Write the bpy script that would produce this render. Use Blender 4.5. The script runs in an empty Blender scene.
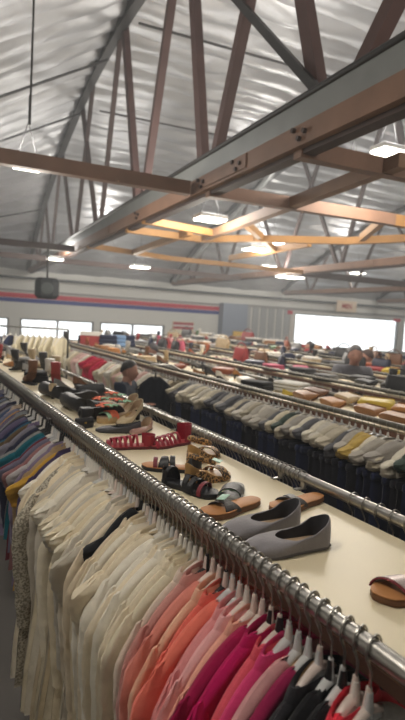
import bpy, math, random
from mathutils import Vector, Matrix, noise
random.seed(7)
PI = math.pi
sc = bpy.context.scene
col = sc.collection
R = random.Random(11)

# ------------------------------------------------------------------ camera model (world: racks run along Y, floor z = 0)
CAMZ = 1.95
F_PX = 532.46
HEAD, PITCH, ROLL = math.radians(29.596), math.radians(-4.53), math.radians(-3.395)
fwd = Vector((math.sin(HEAD) * math.cos(PITCH), math.cos(HEAD) * math.cos(PITCH), math.sin(PITCH)))
rgt = Vector((math.cos(HEAD), -math.sin(HEAD), 0))
upv = rgt.cross(fwd)
c_, s_ = math.cos(ROLL), math.sin(ROLL)
cr = c_ * rgt - s_ * upv
cu = c_ * upv + s_ * rgt
def P(x, y, z):
    """point of the horizontal plane z seen at photo pixel x, y"""
    d = fwd * F_PX + cr * (x - 202.5) - cu * (y - 360)
    t = (z - CAMZ) / d.z
    return Vector((d.x * t, d.y * t, z))
def PD(x, y, dist):
    """point at horizontal distance dist seen at photo pixel x, y"""
    d = fwd * F_PX + cr * (x - 202.5) - cu * (y - 360)
    t = dist / math.hypot(d.x, d.y)
    return Vector((d.x * t, d.y * t, CAMZ + d.z * t))
DEL = math.radians(5.026)             # the building is turned 5 degrees against the racks
def B(bx, by, z):
    return Vector((bx * math.cos(DEL) + by * math.sin(DEL), -bx * math.sin(DEL) + by * math.cos(DEL), z))
S = 1.5
def BS(bx, by, z):                    # building units relative to the eye
    return B(bx * S, by * S, CAMZ + z * S)

# ------------------------------------------------------------------ materials
def lin(c):
    o = []
    for v in c[:3]:
        v /= 255.0
        o.append(v / 12.92 if v <= .04045 else ((v + .055) / 1.055) ** 2.4)
    return (*o, 1)
MC = {}
def mat(name, c, rough=.6, metal=0., var=.0, vscale=8., bump=0., bscale=40., c2=None, sheen=0., coat=0., trans=0., stretch=None, spec=None):
    if name in MC: return MC[name]
    m = bpy.data.materials.new(name); m.use_nodes = True
    nt = m.node_tree; b = nt.nodes['Principled BSDF']
    b.inputs['Roughness'].default_value = rough
    b.inputs['Metallic'].default_value = metal
    if spec is not None: b.inputs['Specular IOR Level'].default_value = spec
    if sheen: b.inputs['Sheen Weight'].default_value = sheen
    if coat: b.inputs['Coat Weight'].default_value = coat
    if trans: b.inputs['Transmission Weight'].default_value = trans
    L = lin(c); b.inputs['Base Color'].default_value = L
    tc = None
    if var or bump or c2:
        tc = nt.nodes.new('ShaderNodeTexCoord')
        mp = nt.nodes.new('ShaderNodeMapping'); nt.links.new(tc.outputs['Object'], mp.inputs[0])
        if stretch: mp.inputs['Scale'].default_value = stretch
    if var or c2:
        n = nt.nodes.new('ShaderNodeTexNoise'); n.inputs['Scale'].default_value = vscale; n.inputs['Detail'].default_value = 4
        nt.links.new(mp.outputs[0], n.inputs['Vector'])
        r = nt.nodes.new('ShaderNodeValToRGB')
        if c2: a, z = L, lin(c2); r.color_ramp.elements[0].position = .42; r.color_ramp.elements[1].position = .58
        else:
            a = tuple(v * (1 - var) for v in L[:3]) + (1,); z = tuple(min(1, v * (1 + var)) for v in L[:3]) + (1,)
            r.color_ramp.elements[0].position = .3; r.color_ramp.elements[1].position = .7
        r.color_ramp.elements[0].color = a; r.color_ramp.elements[1].color = z
        nt.links.new(n.outputs['Fac'], r.inputs[0]); nt.links.new(r.outputs[0], b.inputs['Base Color'])
    if bump:
        n2 = nt.nodes.new('ShaderNodeTexNoise'); n2.inputs['Scale'].default_value = bscale; n2.inputs['Detail'].default_value = 5
        nt.links.new(mp.outputs[0], n2.inputs['Vector'])
        bp = nt.nodes.new('ShaderNodeBump'); bp.inputs['Strength'].default_value = bump; bp.inputs['Distance'].default_value = .02
        nt.links.new(n2.outputs['Fac'], bp.inputs['Height']); nt.links.new(bp.outputs[0], b.inputs['Normal'])
    MC[name] = m
    return m
def fab(c, kind='f'):
    return mat('fabric_%d_%d_%d' % tuple(c), c, .85, var=.05, vscale=30, bump=.3, bscale=22, sheen=.15, spec=.2)
def leather(c): return mat('leather_%d_%d_%d' % tuple(c), c, .45, var=.12, vscale=12, bump=.15, bscale=120)
def emit(name, c, st):
    m = bpy.data.materials.new(name); m.use_nodes = True
    b = m.node_tree.nodes['Principled BSDF']; b.inputs['Base Color'].default_value = lin(c)
    b.inputs['Emission Color'].default_value = lin(c); b.inputs['Emission Strength'].default_value = st
    return m
def leopard(name, base, spot):
    m = bpy.data.materials.new(name); m.use_nodes = True; nt = m.node_tree; b = nt.nodes['Principled BSDF']; b.inputs['Roughness'].default_value = .5
    tc = nt.nodes.new('ShaderNodeTexCoord'); v = nt.nodes.new('ShaderNodeTexVoronoi'); v.inputs['Scale'].default_value = 95
    nt.links.new(tc.outputs['Object'], v.inputs['Vector'])
    r = nt.nodes.new('ShaderNodeValToRGB'); e = r.color_ramp.elements
    e[0].position = .18; e[0].color = lin((120, 85, 45)); e[1].position = .55; e[1].color = lin(base)
    k = e.new(.28); k.color = lin(spot); k = e.new(.46); k.color = lin(spot)
    nt.links.new(v.outputs['Distance'], r.inputs[0]); nt.links.new(r.outputs[0], b.inputs['Base Color'])
    return m
CHROME = mat('chrome', (178, 175, 170), .30, 1., var=.08, vscale=60)
WIRE = mat('hook_wire', (160, 157, 152), .32, 1.)
WHITEP = mat('white_plastic', (225, 220, 212), .35)
PINKP = mat('pale_plastic', (222, 205, 196), .35)
CLEARP = mat('clear_plastic', (205, 205, 205), .15, spec=.7)
BLACKP = mat('black_plastic', (22, 22, 25), .35)
WOODH = mat('hanger_wood', (190, 150, 95), .4, var=.15, vscale=6, stretch=(1, 12, 12))
LAMIN = mat('cream_laminate', (232, 218, 186), .42, var=.025, vscale=5)
EDGE = mat('brown_edge_band', (120, 84, 66), .5)
RAILD = mat('dull_rail', (104, 101, 92), .45, .7, var=.1, vscale=20)
DARKM = mat('dark_rack_metal', (58, 56, 54), .5, .6)
# ------------------------------------------------------------------ mesh builder
class MB:
    def __init__(s): s.v = []; s.f = []
    def add(s, vs, fs):
        o = len(s.v); s.v += [tuple(v) for v in vs]; s.f += [tuple(i + o for i in f) for f in fs]; return s
    def grid(s, rows, close_u=False):
        n = len(rows[0]); fs = []
        for i in range(len(rows) - 1):
            for j in range(n if close_u else n - 1):
                k = (j + 1) % n
                fs.append((i * n + j, i * n + k, (i + 1) * n + k, (i + 1) * n + j))
        return s.add([p for r in rows for p in r], fs)
    def loft(s, rings, caps=True):
        n = len(rings[0]); o = len(s.v); s.grid(rings, True)
        if caps:
            s.f.append(tuple(o + i for i in reversed(range(n)))); q = o + (len(rings) - 1) * n; s.f.append(tuple(q + i for i in range(n)))
        return s
    def tube(s, pts, r, n=8, caps=True, flat=1.0, closed=False):
        pts = [Vector(p) for p in pts]; rings = []; up = None
        N = len(pts)
        for i, p in enumerate(pts):
            if closed: t = (pts[(i + 1) % N] - pts[i - 1])
            else: t = (pts[min(i + 1, N - 1)] - pts[max(i - 1, 0)])
            t.normalize()
            if up is None:
                up = Vector((0, 0, 1)) if abs(t.z) < .9 else Vector((1, 0, 0))
            a = t.cross(up)
            if a.length < 1e-6: a = t.orthogonal()
            a.normalize(); b = a.cross(t).normalized(); up = b
            rr = r[i] if isinstance(r, (list, tuple)) else r
            rings.append([p + a * math.cos(2 * PI * k / n) * rr + b * math.sin(2 * PI * k / n) * rr * flat for k in range(n)])
        if closed: rings.append(rings[0]); caps = False
        return s.loft(rings, caps)
    def box(s, c, d, bev=0., rot=None):
        cx, cy, cz = c; x, y, z = d[0] / 2, d[1] / 2, d[2] / 2
        b = min(bev, x * .9, y * .9, z * .9)
        rings = []
        def ring(hx, hy, zz, r):
            q = []
            for sx, sy, a0 in ((1, 1, 0), (-1, 1, 90), (-1, -1, 180), (1, -1, 270)):
                for k in range(3):
                    a = math.radians(a0 + 45 * k); q.append(Vector((sx * (hx - r) + r * math.cos(a), sy * (hy - r) + r * math.sin(a), zz)))
            return q
        if b > 0:
            for zz, ins in ((-z, b), (-z + b * .3, b * .3), (-z + b, 0), (z - b, 0), (z - b * .3, b * .3), (z, b)):
                rings.append(ring(x - ins, y - ins, zz, b))
        else:
            rings = [[Vector((i * x, j * y, k * z)) for i, j in ((1, 1), (-1, 1), (-1, -1), (1, -1))] for k in (-1, 1)]
        C = Vector(c)
        rings = [[(rot @ p if rot else p) + C for p in r] for r in rings]
        return s.loft(rings)
    def bar(s, a, b, w, h, up=Vector((0, 0, 1))):
        a, b = Vector(a), Vector(b); t = (b - a).normalized(); x = t.cross(up)
        if x.length < 1e-4: x = Vector((1, 0, 0))
        x.normalize(); y = x.cross(t)
        return s.loft([[p + x * w / 2 * i + y * h / 2 * j for i, j in ((1, 1), (-1, 1), (-1, -1), (1, -1))] for p in (a, b)])
    def lathe(s, prof, n=20, c=(0, 0, 0), sx=1., sy=1.):
        C = Vector(c)
        return s.loft([[C + Vector((r * sx * math.cos(2 * PI * k / n), r * sy * math.sin(2 * PI * k / n), z)) for k in range(n)] for r, z in prof])
    def xf(s, M): s.v = [tuple(M @ Vector(v)) for v in s.v]; return s
    def build(s, name, m, parent=None, smooth=True, label=None, kind=None):
        me = bpy.data.meshes.new(name); me.from_pydata(s.v, [], s.f); me.update()
        if smooth:
            me.polygons.foreach_set('use_smooth', [True] * len(me.polygons))
            try: me.set_sharp_from_angle(angle=math.radians(48))
            except Exception: pass
        o = bpy.data.objects.new(name, me); col.objects.link(o)
        if m: me.materials.append(m)
        if parent: o.parent = parent
        if label: o['label'] = label
        if kind: o['kind'] = kind
        return o
def tag(o, label=None, cat=None, group=None, kind=None):
    if label: o['label'] = label
    if cat: o['category'] = cat
    if group: o['group'] = group
    if kind: o['kind'] = kind
    return o
def empty(name, loc=(0, 0, 0), rz=0, label=None, cat=None, group=None, kind=None, M=None):
    o = bpy.data.objects.new(name, None); o.empty_display_size = .05; col.objects.link(o)
    o.location = loc; o.rotation_euler = (0, 0, rz)
    if M is not None: o.matrix_world = M
    return tag(o, label, cat, group, kind)
def smo(m, lv=1, o=None):
    d = o.modifiers.new('s', 'SUBSURF'); d.levels = d.render_levels = lv; return o
def setmat(o, m):
    if o.material_slots: o.material_slots[0].link = 'OBJECT'; o.material_slots[0].material = m
def copy_tree(o, mats=None, parent=None):
    c = o.copy(); col.objects.link(c)
    if parent is not None: c.parent = parent; c.matrix_parent_inverse = o.matrix_parent_inverse
    base = o.name.split('.')[0]
    if mats and o.type == 'MESH':
        m = mats.get(base, mats.get('*'))
        if m: setmat(c, m)
    for ch in o.children: copy_tree(ch, mats, c)
    return c
ONES = ['zeroth', 'first', 'second', 'third', 'fourth', 'fifth', 'sixth', 'seventh', 'eighth', 'ninth', 'tenth', 'eleventh', 'twelfth', 'thirteenth', 'fourteenth', 'fifteenth', 'sixteenth', 'seventeenth', 'eighteenth', 'nineteenth']
TENS = {2: ('twentieth', 'twenty'), 3: ('thirtieth', 'thirty'), 4: ('fortieth', 'forty'), 5: ('fiftieth', 'fifty'), 6: ('sixtieth', 'sixty'), 7: ('seventieth', 'seventy'), 8: ('eightieth', 'eighty'), 9: ('ninetieth', 'ninety')}
def ordn(i):
    if i < 20: return ONES[i]
    if i >= 100: return 'hundredth' if i == 100 else 'hundred-and-' + ordn(i - 100)
    t, u = divmod(i, 10)
    return TENS[t][0] if u == 0 else TENS[t][1] + '-' + ONES[u]
def nz(x, y=0., z=0.): return noise.noise(Vector((x, y, z)))

# ================================================================== SETTING
D = 24.4
WALLM = mat('wall_paint', (212, 212, 208), .8, var=.04, vscale=.6)
FLOORM = mat('grey_concrete_floor', (92, 88, 84), .55, var=.12, vscale=.8, bump=.05)
mb = MB(); q = [B(-4, -4.4, 0), B(31, -4.4, 0), B(31, D + .2, 0), B(-4, D + .2, 0)]
mb.loft([[p - Vector((0, 0, .15)) for p in q], q]); tag(mb.build('floor', FLOORM, smooth=False), kind='structure', label='grey concrete shop floor')
def bow(b):                                          # roof height above the eye, in units of S
    return 3.5 - 2.5 * ((b - 6.9) / 9.4) ** 2
def roofz(bx, b):
    z = bow(b)
    if bx < 1.71: z -= .62 * (1.71 - bx) * max(0, (z - 1)) / 2.5
    return z + .10
FOIL = mat('silver_insulation_foil', (180, 181, 183), .44, .7, var=.10, vscale=1.2, bump=.6, bscale=5)
mb = MB(); rows = []
b = -3.0
NB = 440
for i in range(NB + 1):
    b = -2.75 + (16.9 + 2.75) * i / NB
    row = []
    for j in range(131):
        bx = -2.7 + 23.4 * (j / 130.)
        by_m, bx_m = b * S, bx * S
        sag = abs(math.sin(PI * by_m / .62)) * .12
        wr = nz(bx_m * .9, by_m * 2.2, 3) * .06 + nz(bx_m * 2.2, by_m * 4.5, 9) * .04
        row.append(BS(bx, b, roofz(bx, b) + (wr - sag + .02) / S))
    rows.append(row)
mb.grid(rows)
roof = mb.build('ceiling', FOIL); tag(roof, kind='structure', label='silver foil insulation sagging between purlins under the roof')
mb = MB(); rows = [[BS(-2.7 + 23.4 * j / 60., -2.75 + 19.65 * i / 60., roofz(-2.7 + 23.4 * j / 60., -2.75 + 19.65 * i / 60.) + .15) for j in range(61)] for i in range(61)]
mb.grid(rows); tag(mb.build('trim_1', DARKM), kind='structure', label='roof deck above the insulation')

def wall_seg(mb, x0, x1, z0, z1, y0=D, y1=D + .2):
    mb.loft([[B(x0, y0, z), B(x1, y0, z), B(x1, y1, z), B(x0, y1, z)] for z in (z0, z1)])
wins = [(.010 * D, .0773 * D - .45, .55, 1.47), (.0957 * D, .2282 * D, .55, 1.47), (.240 * D, .3702 * D, .55, 1.47), (.6764 * D, .982 * D, .55, 2.50), (1.0 * D, 1.24 * D, .55, 2.50)]
wins[0] = (-.05 * D, .0775 * D, .55, 1.47)
mb = MB(); x = -4.
for (a, b_, z0, z1) in wins:
    wall_seg(mb, x, a, 0, 4.6); wall_seg(mb, a, b_, 0, z0); wall_seg(mb, a, b_, z1, 4.6); x = b_
wall_seg(mb, x, 31, 0, 4.6)
tag(mb.build('wall_far', WALLM, smooth=False), kind='structure', label='grey far wall with shop windows')
GLASS = bpy.data.materials.new('window_glass'); GLASS.use_nodes = True
nt = GLASS.node_tree; nt.nodes.clear(); o_ = nt.nodes.new('ShaderNodeOutputMaterial'); mx = nt.nodes.new('ShaderNodeMixShader'); t1 = nt.nodes.new('ShaderNodeBsdfTransparent'); g1 = nt.nodes.new('ShaderNodeBsdfGlossy')
g1.inputs['Roughness'].default_value = .03; mx.inputs[0].default_value = .06
nt.links.new(t1.outputs[0], mx.inputs[1]); nt.links.new(g1.outputs[0], mx.inputs[2]); nt.links.new(mx.outputs[0], o_.inputs[0])
ALU = mat('window_aluminium', (120, 122, 122), .5, .5)
for i, (a, b_, z0, z1) in enumerate(wins):
    w = empty('window_%d' % (i + 1), B((a + b_) / 2, D, z0), -DEL, kind='structure', label='bright shop window in the far wall')
    W_ = b_ - a; H = z1 - z0
    m1 = MB()
    for xx in [-W_ / 2 + .04, W_ / 2 - .04] + ([0.] if W_ < 6 and i else []): m1.box((xx, .1, H / 2), (.08, .14, H))
    for zz in (.03, H - .03): m1.box((0, .1, zz), (W_, .14, .06))
    m1.build('frame', ALU, w, False)
    MB().box((0, .1, H / 2), (W_ - .1, .01, H - .08)).build('pane', GLASS, w, False)
for nm, x0, x1, y0, y1 in (('wall_left', -4.2, -4., -4.4, D + .2), ('wall_right', 31, 31.2, -4.4, D + .2), ('wall_near', -4.2, 31.2, -4.6, -4.4)):
    mb = MB(); wall_seg(mb, x0, x1, 0, 8.2, y0, y1); tag(mb.build(nm, WALLM, smooth=False), kind='structure', label='grey wall of the shop')
# stripes, pipe, upper band, column
def band(name, x0, x1, z0, z1, m, dep=.03, y=D, label=None):
    mb = MB(); wall_seg(mb, x0, x1, z0, z1, y - dep, y - .001); return tag(mb.build(name, m, smooth=False), kind='structure', label=label)
band('trim_2', -4, .488 * D, 2.35, 2.55, mat('red_stripe', (192, 28, 56), .6), label='red stripe painted along the far wall')
band('trim_3', -4, .488 * D, 2.16, 2.33, mat('blue_stripe', (26, 50, 132), .6), label='blue stripe painted along the far wall')
band('trim_4', -4, .488 * D, 2.62, 2.70, mat('grey_ledge', (150, 150, 150), .7), .1, label='grey ledge above the stripes')
band('trim_5', .664 * D, .676 * D, .3, 2.6, mat('pale_trim', (205, 200, 194), .7), .06, label='pale trim beside the large window')
band('trim_6', .655 * D, .668 * D, 2.42, 2.62, mat('red_stripe', (0, 0, 0)), .08, label='red corner of window trim')
band('trim_7', .965 * D, .985 * D, 2.40, 2.58, mat('red_stripe', (0, 0, 0)), .08, label='red corner of window trim')
for k in range(6):
    x0 = (.548 + .02 * k) * D
    band('trim_%d' % (8 + k), x0, x0 + .36, .3, 2.72, mat('grey_panel', (165, 168, 170), .7), .05, label='grey ribbed wall panel')
mb = MB(); mb.tube([B(-4, D - .35, 3.2), B(31, D - .35, 3.2)], .055, 10); tag(mb.build('trim_14', mat('dark_pipe', (74, 78, 80), .5)), kind='structure', label='dark sprinkler pipe along the far wall')
mb = MB(); wall_seg(mb, .488 * D, .545 * D, 0, 2.75, D - .5, D); tag(mb.build('trim_15', mat('column_paint', (138, 148, 165), .75), smooth=False), kind='structure', label='blue-grey boxed column on the far wall')
band('trim_16', .545 * D, 31, 2.66, 2.78, mat('grey_ledge', (0, 0, 0)), .12, label='grey ledge above the windows')

def wallthing(name, x0, x1, z0, z1, y, label, cat):
    return empty(name, B((x0 + x1) / 2, y, z0), -DEL, label, cat), x1 - x0, z1 - z0
e, w, h = wallthing('notice_board', .386 * D, .432 * D, .62, 1.70, D, 'cream poster with red and white header on the far wall', 'poster')
MB().box((0, -.03, h / 2), (w, .05, h)).build('board', mat('poster_cream', (222, 214, 190), .7), e, False)
MB().box((0, -.062, h - .2), (w * .96, .012, .34)).build('header', mat('poster_red', (170, 60, 70), .6), e, False)
MB().box((0, -.07, h - .2), (w * .96, .012, .07)).build('white_band', mat('poster_white', (225, 222, 220), .6), e, False)
e, w, h = wallthing('notice', .5135 * D, .542 * D, .78, 1.36, D - .5, 'yellow notice fixed to the blue-grey column', 'notice')
MB().box((0, -.02, h / 2), (w, .03, h)).build('sheet', mat('yellow_paper', (228, 186, 88), .7), e, False)
MB().box((0, -.012, h / 2), (w + .06, .02, h + .06)).build('frame', mat('notice_frame', (150, 130, 90), .7), e, False)
e, w, h = wallthing('wall_sign', .775 * D, .832 * D, 2.74, 3.36, D - .42, 'cream sign with red lettering hung on the pipe', 'sign')
MB().box((0, -.02, h / 2), (w, .05, h), .02).build('board', mat('sign_cream', (228, 208, 186), .6), e)
def text(s, size, m, parent, loc, rot, name='lettering'):
    cu_ = bpy.data.curves.new(name, 'FONT'); cu_.body = s; cu_.size = size; cu_.extrude = .004; cu_.offset = .012; cu_.align_x = 'CENTER'; cu_.align_y = 'CENTER'
    o = bpy.data.objects.new(name, cu_); col.objects.link(o); cu_.materials.append(m); dg = bpy.context.evaluated_depsgraph_get(); me = bpy.data.meshes.new_from_object(o.evaluated_get(dg)); bpy.data.objects.remove(o)
    o = bpy.data.objects.new(name, me); col.objects.link(o); o.parent = parent; o.location = loc; o.rotation_euler = rot; return o
text('MEN', .34, mat('sign_red', (176, 58, 50), .6), e, (0, -.05, h / 2), (PI / 2, 0, 0))
e, w, h = wallthing('white_notice', .612 * D, .638 * D, .72, 1.1, D - .05, 'small white notice on the grey ribbed panels', 'notice')
MB().box((0, -.02, h / 2), (w, .02, h)).build('sheet', mat('white_paper', (222, 222, 222), .7), e, False)
# ================================================================== ROOF TRUSSES
T_CH = mat('timber_chord', (122, 92, 74), .65, var=.16, vscale=3, stretch=(1, 1, 1), bump=.1)
T_DK = mat('timber_dark', (66, 50, 46), .7, var=.15, vscale=3)
T_YE = mat('timber_yellow', (160, 116, 62), .6, var=.12, vscale=3)
STEEL = mat('painted_steel', (128, 130, 128), .5, .4, var=.1, vscale=3)
STEELD = mat('dark_steel', (44, 42, 41), .55, .3)
UX = B(1, 0, 0)
def bar(name, a, b_, w, h, m, parent, label=None):
    mb = MB(); mb.bar(a, b_, w, h); return mb.build(name, m, parent, False, label)
VS = [(-1.0, -1.6, -.3), (.7, .1, 1.3), (2.35, 1.05, 3.1), (3.87, 3.0, 4.5), (5.6, 4.8, 6.55), (7.5, 6.75, 9.0), (9.3, 8.25, 10.8), (11.9, 11.0, 12.9), (13.9, 13.2, 14.6)]
def truss(bx, label, first):
    e = empty('roof_truss', (0, 0, 0), 0, label, 'roof truss', 'bowstring roof trusses', 'structure')
    bar('bottom_chord', BS(bx + .08, -2.6, 1.055), BS(bx + .08, 16.1, 1.055), .24, .18, T_CH, e)
    bar('bottom_plank', BS(bx + .09, -2.6, .985), BS(bx + .09, 16.1, .985), .12, .05, T_DK, e)
    # splice plates with bolts
    for b in (3.55, 7.2, 11):
        p = bar('splice_plate', BS(bx - .004, b - .33, 1.06), BS(bx - .004, b + .33, 1.06), .02, .14, T_CH, e)
    for b in (2.55, 3.3, 3.9, 5.6):
        mbb = MB()
        for db, dz in ((0, .02), (.11, .05), (.05, -.01)):
            c = BS(bx - .004, b + db, 1.04 + dz); mbb.tube([c, c - UX * .03], .022, 8)
        mbb.build('bolt', T_DK, e)
    rows = []
    mbt = MB()
    pts = [BS(bx, -2.6 + 18.7 * i / 40, bow(-2.6 + 18.7 * i / 40)) for i in range(41)]
    rings = [[p + UX * .08 * i + Vector((0, 0, .09 * j)) for i, j in ((1, 1), (-1, 1), (-1, -1), (1, -1))] for p in pts]
    mbt.loft(rings); mbt.build('top_chord', STEELD, e, False)
    for k, (b0, b1, b2) in enumerate(VS):
        for t in (b1, b2):
            bar('web_member', BS(bx + .10, b0 * 1.05 + (.06 if t > b0 else -.06), 1.1), BS(bx + .06, t * 1.03, min(bow(t), 3.5)), .11 if k < 5 else .09, .13 if k < 5 else .09, T_DK if (k > 4 or not first) else mat('timber_web', (78, 56, 52), .7, var=.15, vscale=3), e)
    bar('counter_brace', BS(bx + .04, 2.5, 1.25), BS(bx + .04, 4.75, 3.35), .05, .08, STEELD, e)
    return e
truss(1.71, 'big brown timber truss crossing overhead from upper right to far left', True)
truss(6.1, 'brown timber truss second in line, beyond the yellow braces', False)
truss(10.3, 'brown timber truss third in line, above the large window', False)
truss(14.6, 'brown timber truss farthest to the side of the shop', False)
# grey cable tray and rail on top of the big chord
e = empty('cable_tray', (0, 0, 0), 0, 'grey metal cable tray running on top of the big timber beam', 'cable tray')
bar('tray', BS(1.75, -2.4, 1.185), BS(1.75, 13.6, 1.185), .10, .20, STEEL, e)
mb = MB(); mb.tube([BS(1.72, -2.4, 1.265), BS(1.72, 13.6, 1.265)], .03, 8); mb.build('pipe', STEELD, e)
n = 0
def tie(pts, m, w=.13, h=.17, label='', z=1.0):
    global n
    mb = MB()
    for a, b_ in zip(pts[:-1], pts[1:]): mb.bar(BS(*a, z), BS(*b_, z), w, h)
    o = mb.build('tie_beam', m, None, False); tag(o, label, 'roof beam', 'roof tie beams', 'structure')
tie([(-2.6, 4.12), (1.68, 4.15)], T_CH, .12, .16, 'brown tie beam left of the big truss, nearer one', 1.05)
tie([(-2.6, 9.1), (1.68, 9.0)], T_DK, .12, .15, 'dark tie beam left of the big truss, second one')
tie([(-2.6, 11.4), (1.68, 11.2)], T_DK, .12, .16, 'dark tie beam left of the big truss, farthest one')
tie([(1.75, 2.68), (6.05, 2.62)], T_CH, .12, .15, 'brown tie beam right of the big truss, nearest one')
tie([(1.75, 3.92), (3.6, 3.85)], T_CH, .12, .15, 'brown tie beam meeting the yellow braces'); tie([(3.6, 3.86), (6.05, 3.84)], T_YE, .12, .15, 'yellow tie beam right of the brace joint')
tie([(2.74, 6.13), (2.37, 2.48)], mat('timber_mid', (130, 100, 76), .65, var=.15, vscale=3), .12, .13, 'long brown brace slanting beside the big truss')
tie([(1.75, 6.2), (2.73, 6.25), (3.2, 5.7), (4.06, 5.05), (4.4, 4.4), (6.05, 3.0)], T_YE, .11, .12, 'long yellow brace crossing between the trusses', .985)
tie([(2.62, 4.9), (3.97, 6.47)], T_YE, .09, .11, 'short tan diagonal brace')
tie([(4.09, 4.83), (3.49, 3.83)], T_YE, .09, .12, 'short yellow diagonal brace at the joint')
tie([(1.75, 5.55), (2.75, 5.8)], T_YE, .10, .11, 'short yellow beam by the big truss')
tie([(1.75, 8.3), (3.3, 8.85), (6.05, 8.8)], T_YE, .11, .12, 'yellow tie beam farther back between the trusses')
tie([(3.99, 7.88), (3.93, 5.6)], T_YE, .09, .12, 'yellow brace running away from the joint')
tie([(2.56, 8.6), (2.44, 5.9)], T_YE, .11, .12, 'tan brace continuing beside the big truss')
tie([(6.15, 2.6), (10.25, 2.5)], T_DK, .13, .18, 'dark tie beam between second and third truss, nearest'); tie([(6.15, 5.4), (10.25, 5.2)], T_DK, .13, .18, 'dark tie beam between second and third truss, middle')
tie([(6.15, 9.0), (10.25, 9.0)], T_DK, .13, .18, 'dark tie beam between second and third truss, far'); tie([(1.75, 11.4), (6.05, 11.4)], T_DK, .13, .16, 'dark tie beam far back between the first trusses')
# sway rods and purlins under the foil
def rod(pts, r, m, name, label):
    mb = MB(); mb.tube(pts, r, 6); tag(mb.build(name, m), label, 'pipe', 'roof rods and pipes', 'structure')
for b, nm in ((7.3, 'near'), (9.1, 'middle'), (13.0, 'far')):
    zt = bow(b) - .16
    dz = .62 * (1.71 + 2.2) * max(0, (zt - 1)) / 2.5
    rod([BS(-2.2, b, zt - dz), BS(1.71, b, zt)], .025, STEELD, 'sway_rod', 'thin dark rod up to the big truss, %s one' % nm)
rod([BS(1.71, 5.95, 3.18), BS(8, 5.9, 3.25)], .022, STEELD, 'sprinkler_pipe', 'thin dark pipe under the foil right of the truss')
rod([BS(1.71, 3.3, 2.95), BS(8, 3.3, 3.0)], .02, STEELD, 'sprinkler_pipe', 'thin dark pipe under the foil at upper right')
rod([BS(1.71, 7.7, 2.8), BS(6, 7.7, 2.86)], .02, STEELD, 'sprinkler_pipe', 'thin dark pipe under the foil behind the webs')
rod([P(100, 110, 0) * 0 + PD(175, 281, 23), PD(262, 185, 16), PD(290, 150, 14)], .08, STEEL, 'roof_brace', 'grey steel brace climbing to the roof')
rod([BS(.42, 4.13, 1.3), BS(.42, 4.13, 2.6), BS(.47, 4.2, 2.75), BS(.5, 4.3, 2.86)], .012, STEELD, 'conduit', 'thin conduit dropping to the lamp at left')
# lamps ----------------------------------------------------------------
LAMPM = emit('lamp_lens', (255, 250, 240), 6.0)
HOUS = mat('lamp_housing', (190, 190, 188), .5)
E_LAMP = 76.; E_UP = 52.
def lamp(p, label, rz=0., top=None, size=(.62, .42)):
    e = empty('high_bay_lamp', p, -DEL + rz, label, 'ceiling lamp', 'high bay lamps')
    MB().box((0, 0, .06), (size[0], size[1], .06), .01).build('housing', HOUS, e)
    MB().box((0, 0, .02), (size[0] * .94, size[1] * .94, .03), .005).build('lens', LAMPM, e, label='glowing white lens')
    mb = MB()
    t = top if top else .8
    for sx in (-1, 1): mb.tube([(sx * size[0] * .4, 0, .09), (0, 0, .09 + t * .6), (0, 0, .09 + t)], .006, 5)
    mb.build('hanging_wire', STEELD, e)
    l = bpy.data.lights.new('bulb', 'POINT'); l.energy = E_LAMP; l.color = (1, .925, .81); l.shadow_soft_size = .25
    lo = bpy.data.objects.new('bulb', l); col.objects.link(lo); lo.parent = e; lo.location = (0, 0, -.32)
    l2 = bpy.data.lights.new('added_roof_fill', 'POINT'); l2.energy = E_UP; l2.color = (1, .97, .93); l2.shadow_soft_size = .2  # extra light added above each lamp to brighten the roof foil
    lo = bpy.data.objects.new('added_roof_fill', l2); col.objects.link(lo); lo.parent = e; lo.location = (0, 0, .3)
vis = [((388, 154), 6.9, 'bright lamp hanging at upper right under the tie beam'), ((27, 169), 7.2, 'bright lamp hanging under the tie beam at left'), ((210, 221), 8.6, 'lamp beyond the big beam near the middle'),
       ((258, 251), 11.5, 'lamp above the yellow braces'), ((290, 278), 17, 'lamp far back above the large window'), ((140, 268), 16, 'lamp far back left of the yellow beams'), ((55, 260), 15, 'lamp far back at the end of the big beam'), ((352, 170), 9.5, 'lamp behind the tie beam at right')]
for ((px, py), dist, lb), wpx in zip(vis, (27, 25, 29, 27, 24, 18, 15, 16)): lamp(PD(px, py, dist), lb, size=(wpx * dist / 532, wpx * dist / 532 * .75))
for i, (bx, by) in enumerate([(-.5, 1.5), (3.2, .2), (9, 4.5), (13.5, 9), (17.5, 6), (18, 14), (8.5, 14), (22, 20), (5, 20), (12, 20), (16, 19)]):  # extra lamps added to brighten the hall and its far wall
    lamp(B(bx, by, 4.3), 'lamp added to the ceiling grid for more light, %s one' % ordn(i + 1))
e = empty('hanging_speaker', PD(46.5, 299, 12), -HEAD + .3, 'black loudspeaker hanging on a pole in front of the stripes', 'speaker')
MB().loft([[Vector((.25 * a * k, .2 * b_ * k, z)) for a, b_ in ((1, .5), (.5, 1), (-.5, 1), (-1, .5), (-1, -.5), (-.5, -1), (.5, -1), (1, -.5))] for z, k in ((0, .72), (.07, 1.), (.36, 1.), (.45, .75))]).build('cabinet', mat('speaker_black', (40, 44, 48), .6), e, False)
MB().lathe([(.13, 0), (.12, .015), (.03, .02)], 20).xf(Matrix.Translation((0, -.2, .22)) @ Matrix.Rotation(PI / 2, 4, 'X')).build('cone', mat('cone_grey', (70, 78, 78), .5), e)
MB().tube([(0, 0, .45), (0, 0, 1.15)], .02, 8).build('pole', STEELD, e)
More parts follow.
